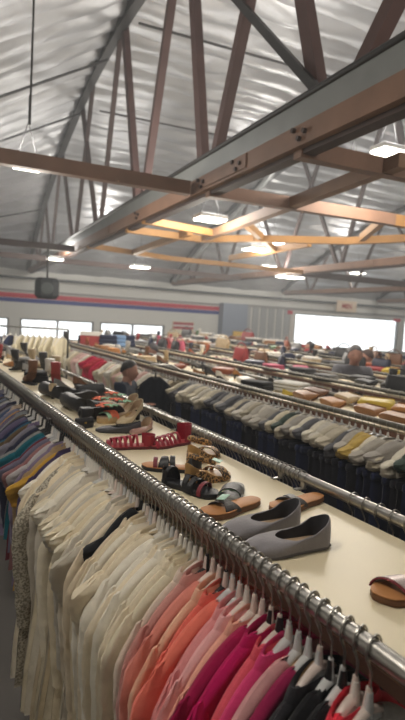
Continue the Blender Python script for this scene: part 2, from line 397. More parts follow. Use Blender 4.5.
HZ = bpy.data.materials.new('haze'); HZ.use_nodes = True; nt = HZ.node_tree; nt.nodes.clear(); o_ = nt.nodes.new('ShaderNodeOutputMaterial'); vs = nt.nodes.new('ShaderNodeVolumeScatter')
vs.inputs['Density'].default_value = .008; vs.inputs['Color'].default_value = (.93, .96, 1, 1); vs.inputs['Anisotropy'].default_value = .3; nt.links.new(vs.outputs[0], o_.inputs['Volume'])  # scattering volume added to imitate the milky veil of lens glare
mb = MB(); q = [B(-3.9, -4.3, 0), B(30.9, -4.3, 0), B(30.9, D - .02, 0), B(-3.9, D - .02, 0)]; mb.loft([[p + Vector((0, 0, z)) for p in q] for z in (.01, 7.2)]); tag(mb.build('haze', HZ, smooth=False), 'faint haze added to veil the hall', 'haze', None, 'stuff')
# ================================================================== RACKS
RAILZ = 1.372; TOPZ = 1.335
def rack(x0, y0, y1, label, near_item=True, joints=(), lower=None, w=.575):
    e = empty('clothing_rack', (x0 + w / 2, (y0 + y1) / 2, 0), 0, label, 'clothes rack', 'long double clothes racks')
    L = y1 - y0; hw = w / 2
    nb = max(1, round(L / 2.4))
    for k in range(nb):
        a = -L / 2 + k * L / nb; b_ = a + L / nb - .004
        MB().box((0, (a + b_) / 2, TOPZ - .011), (w - .075, b_ - a, .022), .002).build('shelf_board', LAMIN, e, False, label='cream laminate board')
    for sx in (-1, 1):
        MB().box((sx * (hw - .034), 0, TOPZ - .03), (.012, L, .03)).build('edge_strip', EDGE, e, False)
        MB().tube([(sx * hw, -L / 2, RAILZ), (sx * hw, L / 2, RAILZ)], .019, 14).build('rail', CHROME if x0 == X1 else RAILD, e, label='chrome hanging rail' if x0 == X1 else None)
        if lower: MB().tube([(sx * hw, -L / 2, lower), (sx * hw, L / 2, lower)], .014, 10).build('lower_rail', DARKM, e)
    ys = [-L / 2 + .05 + (L - .1) * k / nb for k in range(nb + 1)]
    for y in ys:
        mb = MB()
        mb.box((0, y, TOPZ - .045), (w, .04, .03)); mb.box((0, y, .6), (.04, .04, 1.2)); mb.box((0, y, .03), (w, .05, .05))
        mb.build('upright_frame', DARKM, e, False)
    for y in [yy - (y0 + y1) / 2 for yy in joints]:
        for sx in (1,):
            mb = MB(); mb.box((sx * (hw - .028), y, TOPZ + .003), (.05, .022, .004), .001); mb.box((sx * (hw - .012), y, TOPZ + .02), (.012, .022, .04), .002); mb.tube([(sx * hw, y - .011, RAILZ), (sx * hw, y + .011, RAILZ)], .021, 12); mb.build('rail_bracket', CHROME, e, label='bright clip bracket')
    return e
X1 = .75
rack(X1, .38, 8.6, 'nearest long rack with shoes on its cream board top', joints=(.75, 1.495, 1.632, 2.9, 4.1))
X2, X3, X4, X5, X6 = 2.6, 3.95, 5.4, 6.85, 8.3
rack(X2, 1.0, 10.5, 'second long rack, with grey knits over dark trousers', lower=1.115)
rack(X3, 1.6, 12.5, 'third long rack, behind the tan handbags')
rack(X4, 2.5, 13.5, 'fourth long rack, with black bags on top')
rack(X5, 3.5, 14.5, 'fifth long rack, toward the large window')
rack(X6, 5.0, 16, 'sixth long rack, farthest from the camera')

# ================================================================== HANGERS AND GARMENTS (prototypes, moved to first spot later)
def hook_pts(r=.0222):
    pts = [Vector((r * math.cos(math.radians(a)), 0, r * math.sin(math.radians(a)))) for a in range(-40, 231, 18)]
    pts += [Vector((-.006, 0, -.030)), Vector((0, 0, -.040)), Vector((0, 0, -.097))]
    return pts
def make_hanger(kind):
    e = empty(kind + '_hanger')
    MB().tube(hook_pts(), .0023, 6).build('hook', WIRE, e, label='metal wire hook')
    if kind == 'wooden':
        pts = [(-.195, 0, -.22), (-.13, 0, -.17), (-.05, 0, -.126), (0, 0, -.112), (.05, 0, -.126), (.13, 0, -.17), (.195, 0, -.22)]
        MB().tube(pts, [.012, .014, .016, .017, .016, .014, .012], 10, flat=.7).build('shoulder_bar', WOODH, e)
        MB().tube([(-.18, 0, -.21), (.18, 0, -.21)], .006, 8).build('trouser_bar', WOODH, e)
    else:
        m = {'white_plastic': WHITEP, 'pale_plastic': PINKP, 'clear_plastic': CLEARP, 'black_plastic': BLACKP}[kind]
        pts = [(-.185, 0, -.236), (-.16, 0, -.206), (-.11, 0, -.160), (-.06, 0, -.131), (-.02, 0, -.118), (0, 0, -.115), (.02, 0, -.118), (.06, 0, -.131), (.11, 0, -.160), (.16, 0, -.206), (.185, 0, -.236)]
        MB().tube(pts, [.006, .008, .009, .0095, .011, .012, .011, .0095, .009, .008, .006], 8, flat=.75).build('shoulder_bar', m, e)
        MB().tube([(0, 0, -.072), (0, 0, -.112)], [.006, .011], 8).build('neck', m, e)
    return e
def body_mesh(seed, L, W=.40, thick=.016, flare=.05, neckw=.21, neckd=.028, fold=.012, nu=26, nv=24, k=2.3):
    rr = random.Random(seed); ph = rr.random() * 6; ph2 = rr.random() * 6; sx = rr.uniform(-.01, .01)
    mb = MB()
    for side in (-1, 1):
        rows = []
        for j in range(nv + 1):
            v = j / nv; row = []
            for i in range(nu + 1):
                u = -1 + 2 * i / nu; au = abs(u)
                zt = -.104 - .02 * au - .12 * au ** 2.2
                if au < neckw: zt -= (neckd if side < 0 else neckd * .45) * (1 - (au / neckw) ** 2)
                vv = v ** 1.9
                z = zt * (1 - vv) - L * vv - .01 * vv * math.sin(ph + 4 * u)
                x = u * W / 2 * (1 + flare * vv - .06 * math.sin(PI * min(1, vv * 1.3))) + .012 * vv * nz(vv * 3 + seed, u * 2)
                T = max(thick, .0125) * max(0, 1 - au ** 5) ** .5 * min(1, (vv * L) / .014 + (0 if j else 0)) ** .5 * (.85 + .15 * min(1, vv * 5))
                g = min(1, vv * 2.2) * max(0, 1 - au ** 6)
                f = fold * g * (math.sin(k * PI * u + ph + 1.2 * vv) * .6 + math.sin(k * 2.1 * PI * u + ph2 - vv * 2) * .4) * (1 if side < 0 else .7)
                w = .007 * nz(x * 14 + seed, z * 7, side * 3) * min(1, vv * 5 + .1)
                row.append(Vector((x + sx * vv, side * T + f + w + .006 * vv * math.sin(ph), z)))
            rows.append(row)
        mb.grid(rows if side < 0 else [list(reversed(r)) for r in rows])
    return mb
def sleeve_mesh(seed, s, zend, W=.40, rx=.05, ry=.016, n=14, m=18, puff=0.):
    rr = random.Random(seed * 3 + s); x0 = W / 2 - .022; dy = rr.uniform(-.018, .018); ph = rr.random() * 6
    rings = []
    for j in range(m + 1):
        t = j / m; z = -.205 + (zend + .205) * t
        cxx = x0 + .028 * math.sin(min(1, t * 2.2) * PI / 2) - .03 * t
        a = min(1, t * 6 + .18); rxx = rx * a * (1 - .30 * t) + puff * math.sin(PI * t); ryy = ry * a * (1 + .2 * math.sin(9 * t + ph)) + puff * .5 * math.sin(PI * t)
        rings.append([Vector((s * (cxx + rxx * math.cos(q) * (1 if True else 1)) + .006 * nz(q * 1.2 + seed, t * 9, s), dy * t + ryy * math.sin(q) + .008 * nz(seed + q * 1.4, t * 8 + 4, s * 2) + .005 * math.sin(3 * q + ph) * t,
                              z + .022 * math.cos(q) * -1 * (1 - t) * a)) for q in [2 * PI * i / n for i in range(n)]])
    return MB().loft(rings)
def collar_mesh(seed):
    rows = []
    for i in range(21):
        a = -PI / 2 + .25 + (2 * PI - .5) * i / 20
        row = []
        for rad, z in ((.98, -.140), (.95, -.118), (.93, -.100), (1.05, -.098), (1.22, -.116), (1.35, -.138 - .014 * abs(math.sin(a)) * (a < 0 or a > PI))):
            row.append(Vector((.068 * rad * math.cos(a), .019 * rad * math.sin(a), z - .012 * abs(math.cos(a)))))
        rows.append(row)
    return MB().grid(rows)
def make_garment(name, seed, L, zs, collar=False, **kw):
    e = empty(name)
    bk = {k: v for k, v in kw.items() if k in ('W', 'thick', 'flare', 'neckw', 'neckd', 'fold', 'k', 'nu', 'nv')}
    sk = {k: v for k, v in kw.items() if k in ('rx', 'ry', 'puff', 'n', 'm')}
    f = fab((200, 190, 170))
    body_mesh(seed, L, **bk).build('body', f, e)
    if zs:
        for s in (-1, 1): sleeve_mesh(seed, s, zs, kw.get('W', .40), **sk).build('sleeve', f, e)
    if collar: collar_mesh(seed).build('collar', f, e)
    return e
PR = {'blouse': [make_garment('blouse', 1, .68, -.66, True), make_garment('blouse', 2, .72, -.64, True, fold=.016, thick=.014), make_garment('blouse', 3, .66, -.68, True, W=.41, thick=.018, ry=.02), make_garment('blouse', 4, .74, -.62, True, W=.38, k=3)],
      'sweater': [make_garment('sweater', 5, .62, -.63, False, thick=.022, ry=.024, fold=.008, rx=.055), make_garment('sweater', 6, .66, -.60, False, thick=.02, ry=.022, rx=.058, W=.42)],
      'tee_shirt': [make_garment('tee_shirt', 7, .66, -.34, False, rx=.07), make_garment('tee_shirt', 8, .70, -.33, False, rx=.075, W=.42, fold=.015), make_garment('tee_shirt', 9, .63, -.36, False, rx=.065, W=.38)],
      'dress': [make_garment('dress', 10, 1.05, -.30, False, flare=.25, fold=.022, k=3, thick=.018), make_garment('dress', 12, .98, 0, False, flare=.2, fold=.02, k=2.7)]}
PL = {'blouse': [make_garment('blouse', 41, 1.0, -.70, True, ry=.02), make_garment('blouse', 42, 1.06, -.66, True, fold=.016, rx=.055), make_garment('blouse', 43, .96, -.72, True, W=.41, k=3)],
      'sweater': [make_garment('sweater', 45, .94, -.70, False, thick=.022, ry=.024, fold=.01, rx=.055)], 'tee_shirt': [make_garment('tee_shirt', 47, 1.0, -.38, False, rx=.07, fold=.015)], 'dress': PR['dress']}
HG = {k: make_hanger(k) for k in ('white_plastic', 'pale_plastic', 'clear_plastic', 'black_plastic', 'wooden')}
USED = set()
def inst(proto, loc, rz, mats=None):
    if proto not in USED:
        USED.add(proto); o = proto
        if mats:
            def rec(q):
                if q.type == 'MESH':
                    mm = mats.get(q.name.split('.')[0], mats.get('*'))
                    if mm: setmat(q, mm)
                for ch in q.children: rec(ch)
            rec(o)
    else: o = copy_tree(proto, mats)
    o.location = loc; o.rotation_euler = (0, 0, rz)
    return o
CN = {}
LACE = mat('grey_lace', (128, 120, 106), .85, c2=(196, 188, 170), vscale=150)
# (colour word, rgb, kinds, hanger)
near = [('grey-white', (176, 172, 168), 'tee_shirt', 'clear_plastic'), ('bright coral-red', (236, 54, 74), 'blouse', 'white_plastic'), ('black', (20, 20, 24), 'tee_shirt', 'black_plastic'), 
        ('black', (22, 22, 26), 'dress', 'black_plastic'), ('charcoal', (50, 49, 54), 'blouse', 'clear_plastic'), ('dark raspberry', (150, 30, 78), 'tee_shirt', 'wooden'), ('dusty pink', (205, 150, 150), 'tee_shirt', 'clear_plastic'),
        ('hot pink', (214, 62, 118), 'blouse', 'white_plastic'), ('rose pink', (222, 88, 104), 'blouse', 'black_plastic'), ('magenta', (190, 18, 92), 'blouse', 'black_plastic'),
        ('deep magenta', (160, 14, 72), 'sweater', 'pale_plastic'), ('peach pink', (236, 170, 150), 'blouse', 'pale_plastic'), ('shell pink', (238, 178, 178), 'blouse', 'white_plastic'), 
        ('pink', (230, 150, 150), 'blouse', 'pale_plastic'), ('coral', (238, 122, 104), 'sweater', 'pale_plastic'), ('coral', (232, 112, 98), 'blouse', 'pale_plastic'),
        ('apricot', (236, 184, 156), 'blouse', 'pale_plastic'), ('salmon', (226, 140, 126), 'sweater', 'pale_plastic'), ('dusty rose', (206, 146, 138), 'blouse', 'pale_plastic'),
        ('blush white', (232, 214, 198), 'blouse', 'white_plastic'), ('cream', (232, 222, 196), 'blouse', 'white_plastic')]
creams = [('cream', (236, 222, 196)), ('off-white', (238, 228, 206)), ('ivory', (232, 217, 188)), ('pale grey', (206, 198, 184)), ('white', (242, 235, 220)), ('cream', (230, 214, 188)), ('off-white', (238, 227, 208))]
seq = []
y = .632
for t in near: seq.append((y, t)); y += .033 + R.uniform(-.003, .003)
k = 0
while y < 2.56:
    c, rgb = creams[R.randrange(len(creams))]
    kind = R.choice(['blouse', 'blouse', 'sweater', 'tee_shirt', 'blouse']) if y < 1.9 else R.choice(['dress', 'blouse', 'dress'])
    hg = R.choice(['white_plastic', 'white_plastic', 'clear_plastic', 'pale_plastic'])
    if abs(y - 1.70) < .02: c, rgb, kind, hg = 'black', (26, 27, 32), 'tee_shirt', 'black_plastic'
    dv = R.randint(-6, 4); rgb = tuple(max(0, min(255, v + dv)) for v in rgb)
    seq.append((y, (c, rgb, kind, hg))); y += .0315 + R.uniform(-.004, .005)
dark = [('navy', (40, 46, 70)), ('mustard', (190, 150, 62)), ('lavender grey', (128, 124, 146)), ('charcoal', (62, 62, 66)), ('teal', (28, 98, 112)), ('wine red', (112, 34, 48)), ('grey', (140, 140, 140)), ('beige', (196, 184, 160)), ('denim blue', (70, 86, 120)), ('black', (28, 28, 32)), ('brown', (104, 78, 62)), ('dusty violet', (110, 96, 124)), ('light grey', (176, 176, 174))]
special = [('plum', (70, 58, 84)), ('mustard', (196, 156, 60)), ('tan print', (170, 140, 110)), ('lavender grey', (134, 128, 150)), ('pale grey', (186, 184, 180)), ('light grey', (190, 188, 182)), ('rose brown', (150, 110, 108)), ('slate grey', (108, 108, 122)), ('wine red', (110, 36, 52)), ('teal', (22, 104, 122))]
k = 0
while y < 6.2:
    c, rgb = special[k] if k < len(special) else dark[R.randrange(len(dark))]
    kind = R.choice(['blouse', 'tee_shirt', 'sweater', 'tee_shirt'])
    rgb = tuple(max(0, min(255, v + R.randint(-6, 6))) for v in rgb)
    seq.append((y, (c, rgb, kind, R.choice(['white_plastic', 'clear_plastic', 'black_plastic', 'white_plastic'])))); y += .043 + R.uniform(-.005, .008); k += 1
KN = {'blouse': 'long-sleeved collared blouse', 'sweater': 'long-sleeved sweater', 'tee_shirt': 'short-sleeved top', 'dress': 'long dress'}
CATS = {'blouse': 'blouse', 'sweater': 'top', 'tee_shirt': 'top', 'dress': 'dress'}
for i, (y, (c, rgb, kind, hg)) in enumerate(seq):
    rz = .12 * nz(y * 1.7, 2) + R.uniform(-.05, .05) + .17
    loc = (X1, y, RAILZ)
    h = inst(HG[hg], loc, rz + R.uniform(-.02, .02)); tag(h, '%s clothes hanger on the nearest rail, %s from the near end' % (hg.replace('_', ' '), ordn(i + 1)), 'hanger', 'hangers on the nearest rail')
    SETP = PL if 1.28 < y < 2.58 and c != 'black' else PR
    g = inst(SETP[kind][R.randrange(len(SETP[kind]))], loc, rz, {'*': fab(rgb)}); g.scale = (R.uniform(1.08, 1.22), 1.15, R.uniform(1.06, 1.16)); h.scale = (1.08, 1, 1.14)
    if c == 'black' and 1.0 < y < 2.5: g.scale = (.8, 1.3, .9)
    tag(g, '%s %s on the nearest rail, %s garment from the near end' % (c, KN[kind], ordn(i + 1)), CATS[kind], 'clothes on the nearest rail')
lc = PL['sweater'][0]
g = inst(lc, (X1, 2.47, RAILZ), .52, {'*': LACE}); g.scale = (1.55, 1.3, 1.18); tag(g, 'grey lace-knit cardigan sticking out among the cream clothes, nearest rail', 'cardigan')
h = inst(HG['clear_plastic'], (X1, 2.47, RAILZ), .52); h.scale = (1.4, 1, 1.2); tag(h, 'clear plastic hanger of the grey lace cardigan', 'hanger', 'hangers on the nearest rail')
for i in range(20):
    yb = .618 + i * .033 + .0165
    h = inst(HG[R.choice(['clear_plastic', 'pale_plastic', 'black_plastic'])], (X1, yb, RAILZ), .17 + R.uniform(-.06, .06)); h.scale = (.78, 1, R.uniform(1.0, 1.1))
    tag(h, 'bare plastic hanger squeezed between pink and dark clothes, %s from the near end' % ordn(i + 1), 'hanger', 'bare hangers on the nearest rail')
# empty hangers on the far rail of the nearest rack
yy = .62; i = 0
spans = [(.75, 1.28, .05), (1.52, 2.6, .026), (2.7, 4.6, .05)]
for a, b_, st in spans:
    yy = a
    while yy < b_:
        i += 1
        h = inst(HG[R.choice(['black_plastic', 'clear_plastic', 'black_plastic'])], (X1 + .575, yy, RAILZ), R.uniform(-.2, .2)); tag(h, 'bare %s hanger on the rail behind the shoes, %s from the near end' % (h.name.split('.')[0].replace('_hanger', '').replace('_', ' '), ordn(i)), 'hanger', 'bare hangers behind the shoes')
        yy += st + R.uniform(-.004, .01)
# second rack: short grey knits over dark trousers
SH = [make_garment('cropped_jumper', 21, .34, -.33, False, thick=.034, ry=.034, rx=.06, fold=.012, neckd=.02, nu=16, nv=12), make_garment('cropped_jumper', 22, .30, -.30, False, thick=.038, ry=.038, rx=.062, W=.43, fold=.014, neckd=.02, nu=16, nv=12)]
gcol = [('grey', (170, 163, 152)), ('light grey', (204, 197, 184)), ('oatmeal', (212, 202, 178)), ('grey', (156, 150, 142)), ('off-white', (226, 218, 200)), ('stone', (190, 180, 160)), ('dark grey', (92, 92, 96))]
yy = 1.45; i = 0
while yy < 4.82:
    i += 1
    c, rgb = gcol[R.randrange(len(gcol))]
    if i in (15, 16): c, rgb = 'mustard', (190, 160, 84)
    if i in (9, 27): c, rgb = 'dark green', (50, 66, 58)
    rz = R.uniform(-.22, .22)
    h = inst(HG[R.choice(['white_plastic', 'clear_plastic'])], (X2, yy, RAILZ), rz); tag(h, 'hanger on the second rack, %s from the near end' % ordn(i), 'hanger', 'hangers on the second rack')
    g = inst(SH[i % 2], (X2, yy, RAILZ), rz, {'*': fab(rgb)}); g.scale = (R.uniform(.88, 1.12), R.uniform(.85, 1.15), R.uniform(.66, .82)); h.scale = (.85, 1, .72)
    tag(g, '%s knit jumper above dark trousers, %s from the second rack near end' % (c, ordn(i)), 'jumper', 'grey knits on the second rack')
    yy += .060 + R.uniform(-.012, .016)
def make_trousers(seed):
    e = empty('trousers'); rr = random.Random(seed); f = fab((26, 28, 40))
    MB().box((0, 0, -.02), (.37, .034, .05), .012).build('waistband', f, e)
    for s in (-1, 1):
        ph = rr.random() * 6
        rings = [[Vector((s * .088 + (.095 - .02 * t) * math.cos(q) + .01 * nz(seed + q, t * 6), .019 * math.sin(q) + .012 * math.sin(2 * q + ph + t * 2) * t + .006 * math.sin(t * 8 + ph), -.035 - .80 * t)) for q in [2 * PI * i / 14 for i in range(14)]] for t in [j / 10 for j in range(11)]]
        MB().loft(rings).build('leg', f, e)
    return e
TR = [make_trousers(1), make_trousers(2)]
yy = 1.45; i = 0
tcol = [('navy', (34, 40, 66)), ('black', (24, 26, 34)), ('dark blue', (42, 50, 80)), ('charcoal', (46, 47, 56))]
while yy < 4.82:
    i += 1; c, rgb = tcol[R.randrange(4)]
    g = inst(TR[i % 2], (X2 - .05, yy, 1.115), R.uniform(-.15, .15), {'*': fab(rgb)}); tag(g, '%s trousers on the lower rail of the second rack, %s from the near end' % (c, ordn(i)), 'trousers', 'dark trousers on the second rack')
    yy += .062 + R.uniform(-.01, .012)
# one black dress turned face-out at the end of the grey knits
g = inst(PR['dress'][1], (2.27, 4.95, RAILZ + .07), -.45, {'*': fab((22, 27, 38))}); g.scale = (.86, 1.4, 1.05); tag(g, 'long black dress hung face-out beside the person on the second rack', 'dress')
h = inst(HG['black_plastic'], (2.27, 4.95, RAILZ + .07), -.45); tag(h, 'hanger of the face-out black dress on the second rack', 'hanger')
MBa = MB(); MBa.tube([(2.6, 4.98, RAILZ), (2.45, 4.96, RAILZ + .07), (2.2, 4.94, RAILZ + .07)], .009, 8); o = MBa.build('face_out_arm', CHROME); tag(o, 'chrome arm holding the black dress out from the second rack', 'rack arm')
# far part of the second rack, third and fourth rack: small in the picture
FARG = [make_garment('shirt', 31, .62, -.5, False, nu=12, nv=8, n=8, m=7, thick=.02, ry=.02), make_garment('shirt', 32, .7, -.35, False, nu=12, nv=8, n=8, m=7, rx=.07, thick=.024)]
def far_row(x, y0, y1, st, cols, where, grp):
    yy = y0; i = 0
    while yy < y1:
        i += 1; c, rgb = cols[R.randrange(len(cols))]
        rz = R.uniform(-.25, .25)
        h = inst(HG[R.choice(['white_plastic', 'clear_plastic'])], (x, yy, RAILZ), rz); tag(h, 'hanger on %s, %s from its near end' % (where, ordn(i)), 'hanger', 'hangers on ' + where)
        g = inst(FARG[i % 2], (x, yy, RAILZ), rz, {'*': fab(rgb)}); g.scale = (R.uniform(.9, 1.1), 1.4, R.uniform(.85, 1.1))
        tag(g, '%s shirt on %s, %s from its near end' % (c, where, ordn(i)), 'shirt', grp)
        yy += st * R.uniform(.8, 1.2)
whites = [('white', (226, 222, 212)), ('cream', (220, 210, 186)), ('off-white', (214, 208, 192)), ('pale pink', (214, 178, 172)), ('beige', (190, 176, 150))]
far_row(X2, 5.15, 7.2, .085, whites, 'the second rack beyond the black dress', 'pale shirts beyond the black dress')
far_row(X2, 7.3, 7.9, .085, [('crimson', (188, 30, 70)), ('red', (176, 38, 54))], 'the red part of the second rack', 'red shirts on the second rack')
far_row(X2, 8.0, 10.2, .1, whites, 'the far end of the second rack', 'pale shirts at the far end')
far_row(X3, 2.0, 9.0, .115, gcol + [('brown', (110, 90, 76)), ('sage', (140, 146, 130)), ('mauve', (150, 130, 136))], 'the third rack', 'shirts on the third rack')
far_row(X4, 3.2, 11.0, .17, gcol + [('brown', (110, 90, 76)), ('teal', (60, 96, 100))], 'the fourth rack', 'shirts on the fourth rack')
#<<ITEMS
# ================================================================== SHOES AND BAGS
def interp(tab, s):
    for (a, va), (b, vb) in zip(tab[:-1], tab[1:]):
        if s <= b:
            t = (s - a) / (b - a) if b > a else 0; t = t * t * (3 - 2 * t) * .5 + t * .5
            return va + (vb - va) * t
    return tab[-1][1]
POINTY = [(0, 0), (.03, .016), (.12, .028), (.4, .029), (.68, .039), (.84, .031), (.95, .015), (1, 0)]
ALMOND = [(0, 0), (.02, .016), (.1, .029), (.4, .030), (.68, .040), (.86, .034), (.95, .021), (.985, .011), (1, 0)]
ROUND = [(0, 0), (.02, .014), (.1, .028), (.4, .030), (.7, .042), (.88, .036), (.97, .017), (1, 0)]
FOOTBED = [(0, 0), (.015, .015), (.06, .026), (.2, .033), (.42, .031), (.7, .045), (.88, .041), (.97, .021), (1, 0)]
def outline(L, tab, n=22, k=1., bow_=.006):
    ss = [.5 - .5 * math.cos(PI * i / n) for i in range(n + 1)]
    pts = [(s * L, -interp(tab, s) * k + bow_ * math.sin(PI * s)) for s in ss] + [(s * L, interp(tab, s) * k + bow_ * math.sin(PI * s)) for s in reversed(ss[1:-1])]
    return pts
def lift(x, L, hh):                       # sole height along the length for a heel of height hh
    t = min(1, max(0, (x / L - .12) / .55)); return hh * (1 - t * t * (3 - 2 * t))
def slab(L, tab, th, hh=0., k=1., z0=0., wedge=False, n=22):
    o = outline(L, tab, n, k); mb = MB()
    def rg(sc, top, dz):
        return [Vector((L / 2 + (x - L / 2) * (1 - (1 - sc) * .35), y * sc, (z0 + lift(x, L, hh) if (top or not wedge) else 0) + dz)) for x, y in o]
    mb.loft([rg(.94, False, 0), rg(1., False, th * .25), rg(1., True, th * .75), rg(.95, True, th)])
    return mb
def flat_shoe(name, up, lin_, ins, L=.245, hh=.0, tab=POINTY, front=.66, k=1., hz=.062, sole=(40, 36, 34)):
    e = empty(name)
    So = outline(L, tab, 24, k); n = len(So)
    rows = []; inner = []
    T = []
    ss = [.5 - .5 * math.cos(PI * i / 24) for i in range(25)]
    for i in range(n):
        s = ss[i] if i <= 24 else ss[48 - i]; sg = -1 if i <= 24 else 1
        xs = .02 + (front - .02) * s
        ww = min(interp(tab, xs) * k * .93, .036 * k * math.sin(PI * min(1, max(0, s)) ) ** .55)
        zt = interp([(0, hz), (.15, hz * .86), (.4, hz * .58), (.7, hz * .48), (1, hz * .50)], s)
        T.append(Vector((xs * L, sg * ww + .006 * math.sin(PI * xs), zt + lift(xs * L, L, hh))))
    for j in range(10):
        t = j / 9
        rows.append([Vector((So[i][0] + (T[i].x - So[i][0]) * t ** 1.5, (So[i][1] + (T[i].y - So[i][1]) * t ** 1.7) * (1 + .07 * math.sin(PI * t)), .007 + lift(So[i][0], L, hh) * (1 - t) + (T[i].z - .007) * math.sin(PI / 2 * t) ** .9 * 1. - (0 if True else 0) + 0 * t - lift(So[i][0], L, hh) * 0)) for i in range(n)])
    mb = MB().grid(rows, True); mb.build('upper', up, e)
    rows = []
    for j in range(7):
        t = j / 6
        rows.append([Vector((T[i].x * (1 - t) + t * (L * .48 + (So[i][0] - L * .48) * .93), (T[i].y * (1 - t) + So[i][1] * .9 * t), T[i].z * (1 - t ** .8) + (.011 + lift(So[i][0], L, hh)) * t ** .8 - .001)) for i in range(n)])
    MB().grid(rows, True).build('lining', lin_, e, label='dark inner lining')
    slab(L, tab, .004, hh, k * .93, .009).build('insole', ins, e, label='pale insole')
    slab(L, tab, .009, hh, k * 1.03).build('sole', mat('sole_%d' % sole[0], sole, .6), e)
    if hh > .015: MB().loft([[Vector((.03 + .022 * q * math.cos(a), .022 * q * math.sin(a), z)) for a in [2 * PI * i / 12 for i in range(12)]] for z, q in ((0, .55), (hh * .6, .6), (hh + .003, 1.))]).build('heel', mat('sole_%d' % sole[0], sole, .6), e)
    else: MB().box((.032, 0, .004), (.055, .048, .008), .003).build('heel', mat('sole_%d' % sole[0], sole, .6), e)
    return e
def arch(x0, x1, hw, h, wd, th=.003, z0=.012, n=14, mb=None, tw=0.):
    mb = mb or MB(); r0 = []
    for i in range(n + 1):
        a = PI * i / n; x = x0 + (x1 - x0) * i / n
        y = hw * math.cos(a) ; z = z0 + h * math.sin(a) ** .8
        ny, nzv = math.cos(a), math.sin(a)
        q = []
        for dx, dn in ((-1, 0), (-1, 1), (1, 1), (1, 0)):
            q.append(Vector((x + dx * wd / 2 + tw * math.sin(a) * 0, y + ny * th * dn, z + nzv * th * dn)))
        r0.append(q)
    return mb.loft(r0)
def sandal(name, bed, side, straps, L=.25, th=.018, hh=0., wedge=False, tab=FOOTBED, k=1.):
    """straps: list of (x0, x1, height, width, material, name)"""
    e = empty(name)
    slab(L, tab, th, hh, k, 0., wedge).build('sole', side, e)
    slab(L, tab, .004, hh, k * .965, th).build('footbed', bed, e, label='smooth footbed')
    for (x0, x1, h, wd, m, nm) in straps:
        xm = (x0 + x1) / 2
        arch(x0 * L, x1 * L, interp(tab, xm) * k * .98, h, wd, .0035, th * .6 + lift(xm * L, L, hh)).build(nm, m, e)
    return e
def put(e, toe, heel, z=TOPZ, label=None, cat=None, group=None, Lx=None, tilt=0., roll=0.):
    """stand a shoe (heel at local 0, toe along +x) on the board with its toe at toe"""
    d = Vector((toe[0] - heel[0], toe[1] - heel[1], 0))
    e.location = (heel[0], heel[1], z + .0005); e.rotation_euler = (roll, -tilt, math.atan2(d.y, d.x))
    if Lx: s = d.length / Lx; e.scale = (s, s, s)
    return tag(e, label, cat, group)
GREY = mat('grey_suede', (142, 138, 142), .8, var=.06, vscale=20, bump=.1, bscale=200, sheen=.2); GLIN = mat('dark_grey_lining', (66, 66, 72), .7); INS = mat('insole_beige', (182, 156, 128), .7)
TAN = mat('tan_footbed', (186, 128, 76), .6, var=.08, vscale=14, bump=.05, bscale=200); TAND = mat('tan_side', (112, 74, 46), .6); BLK = leather((26, 26, 30)); STRAP = leather((58, 52, 50)); MINT = mat('mint_tag', (178, 214, 196), .6)
put(flat_shoe('ballet_flat', GREY, GLIN, INS, .255, 0, ALMOND, .62, 1.14, .074, (104, 100, 102)), (.775, 1.115), (1.058, 1.085), label='grey pointed ballet flat, the nearer of the grey pair', cat='shoe', group='grey ballet flats', Lx=.255)
put(flat_shoe('ballet_flat', GREY, GLIN, INS, .255, 0, ALMOND, .62, 1.14, .074, (104, 100, 102)), (.785, 1.236), (1.066, 1.226), label='grey pointed ballet flat behind its pair, touching the black-strapped sandal', cat='shoe', group='grey ballet flats', Lx=.255)
def stick(parent, c, d, rot=None):
    o = MB().box((0, 0, 0), d, .0005).build('price_tag', MINT, parent, label='pale mint price tag'); o.location = c
    if rot: o.rotation_euler = rot
    return o
s1 = sandal('slide_sandal', TAN, TAND, [(.55, .70, .024, .032, STRAP, 'strap'), (.72, .54, .027, .028, STRAP, 'strap')], .26, .017)
stick(s1, (.16, -.010, .0475), (.05, .028, .002), (.15, .05, .4)); put(s1, (.806, 1.368), (1.06, 1.43), label='tan slide sandal with black crossed straps and mint tag, beside the grey flats', cat='sandal', group='black-strapped tan sandals')
s2 = sandal('slide_sandal', TAN, TAND, [(.55, .70, .024, .032, STRAP, 'strap'), (.72, .54, .027, .028, STRAP, 'strap')], .26, .017)
put(s2, (1.06, 1.335), (1.30, 1.385), label='tan slide sandal with black straps, its tan heel sticking out behind the grey flats', cat='sandal', group='black-strapped tan sandals')
GLIT = mat('silver_glitter', (184, 170, 166), .35, .5, var=.35, vscale=260); REDT = mat('dark_red_trim', (120, 34, 46), .6)
s3 = sandal('slide_sandal', TAN, TAND, [(.60, .78, .030, .052, GLIT, 'strap'), (.715, .895, .0285, .007, REDT, 'strap_trim')], .25, .016)
put(s3, (.943, .805), (1.181, .757), label='tan sandal with silver glitter strap edged in dark red, at the right edge', cat='sandal')
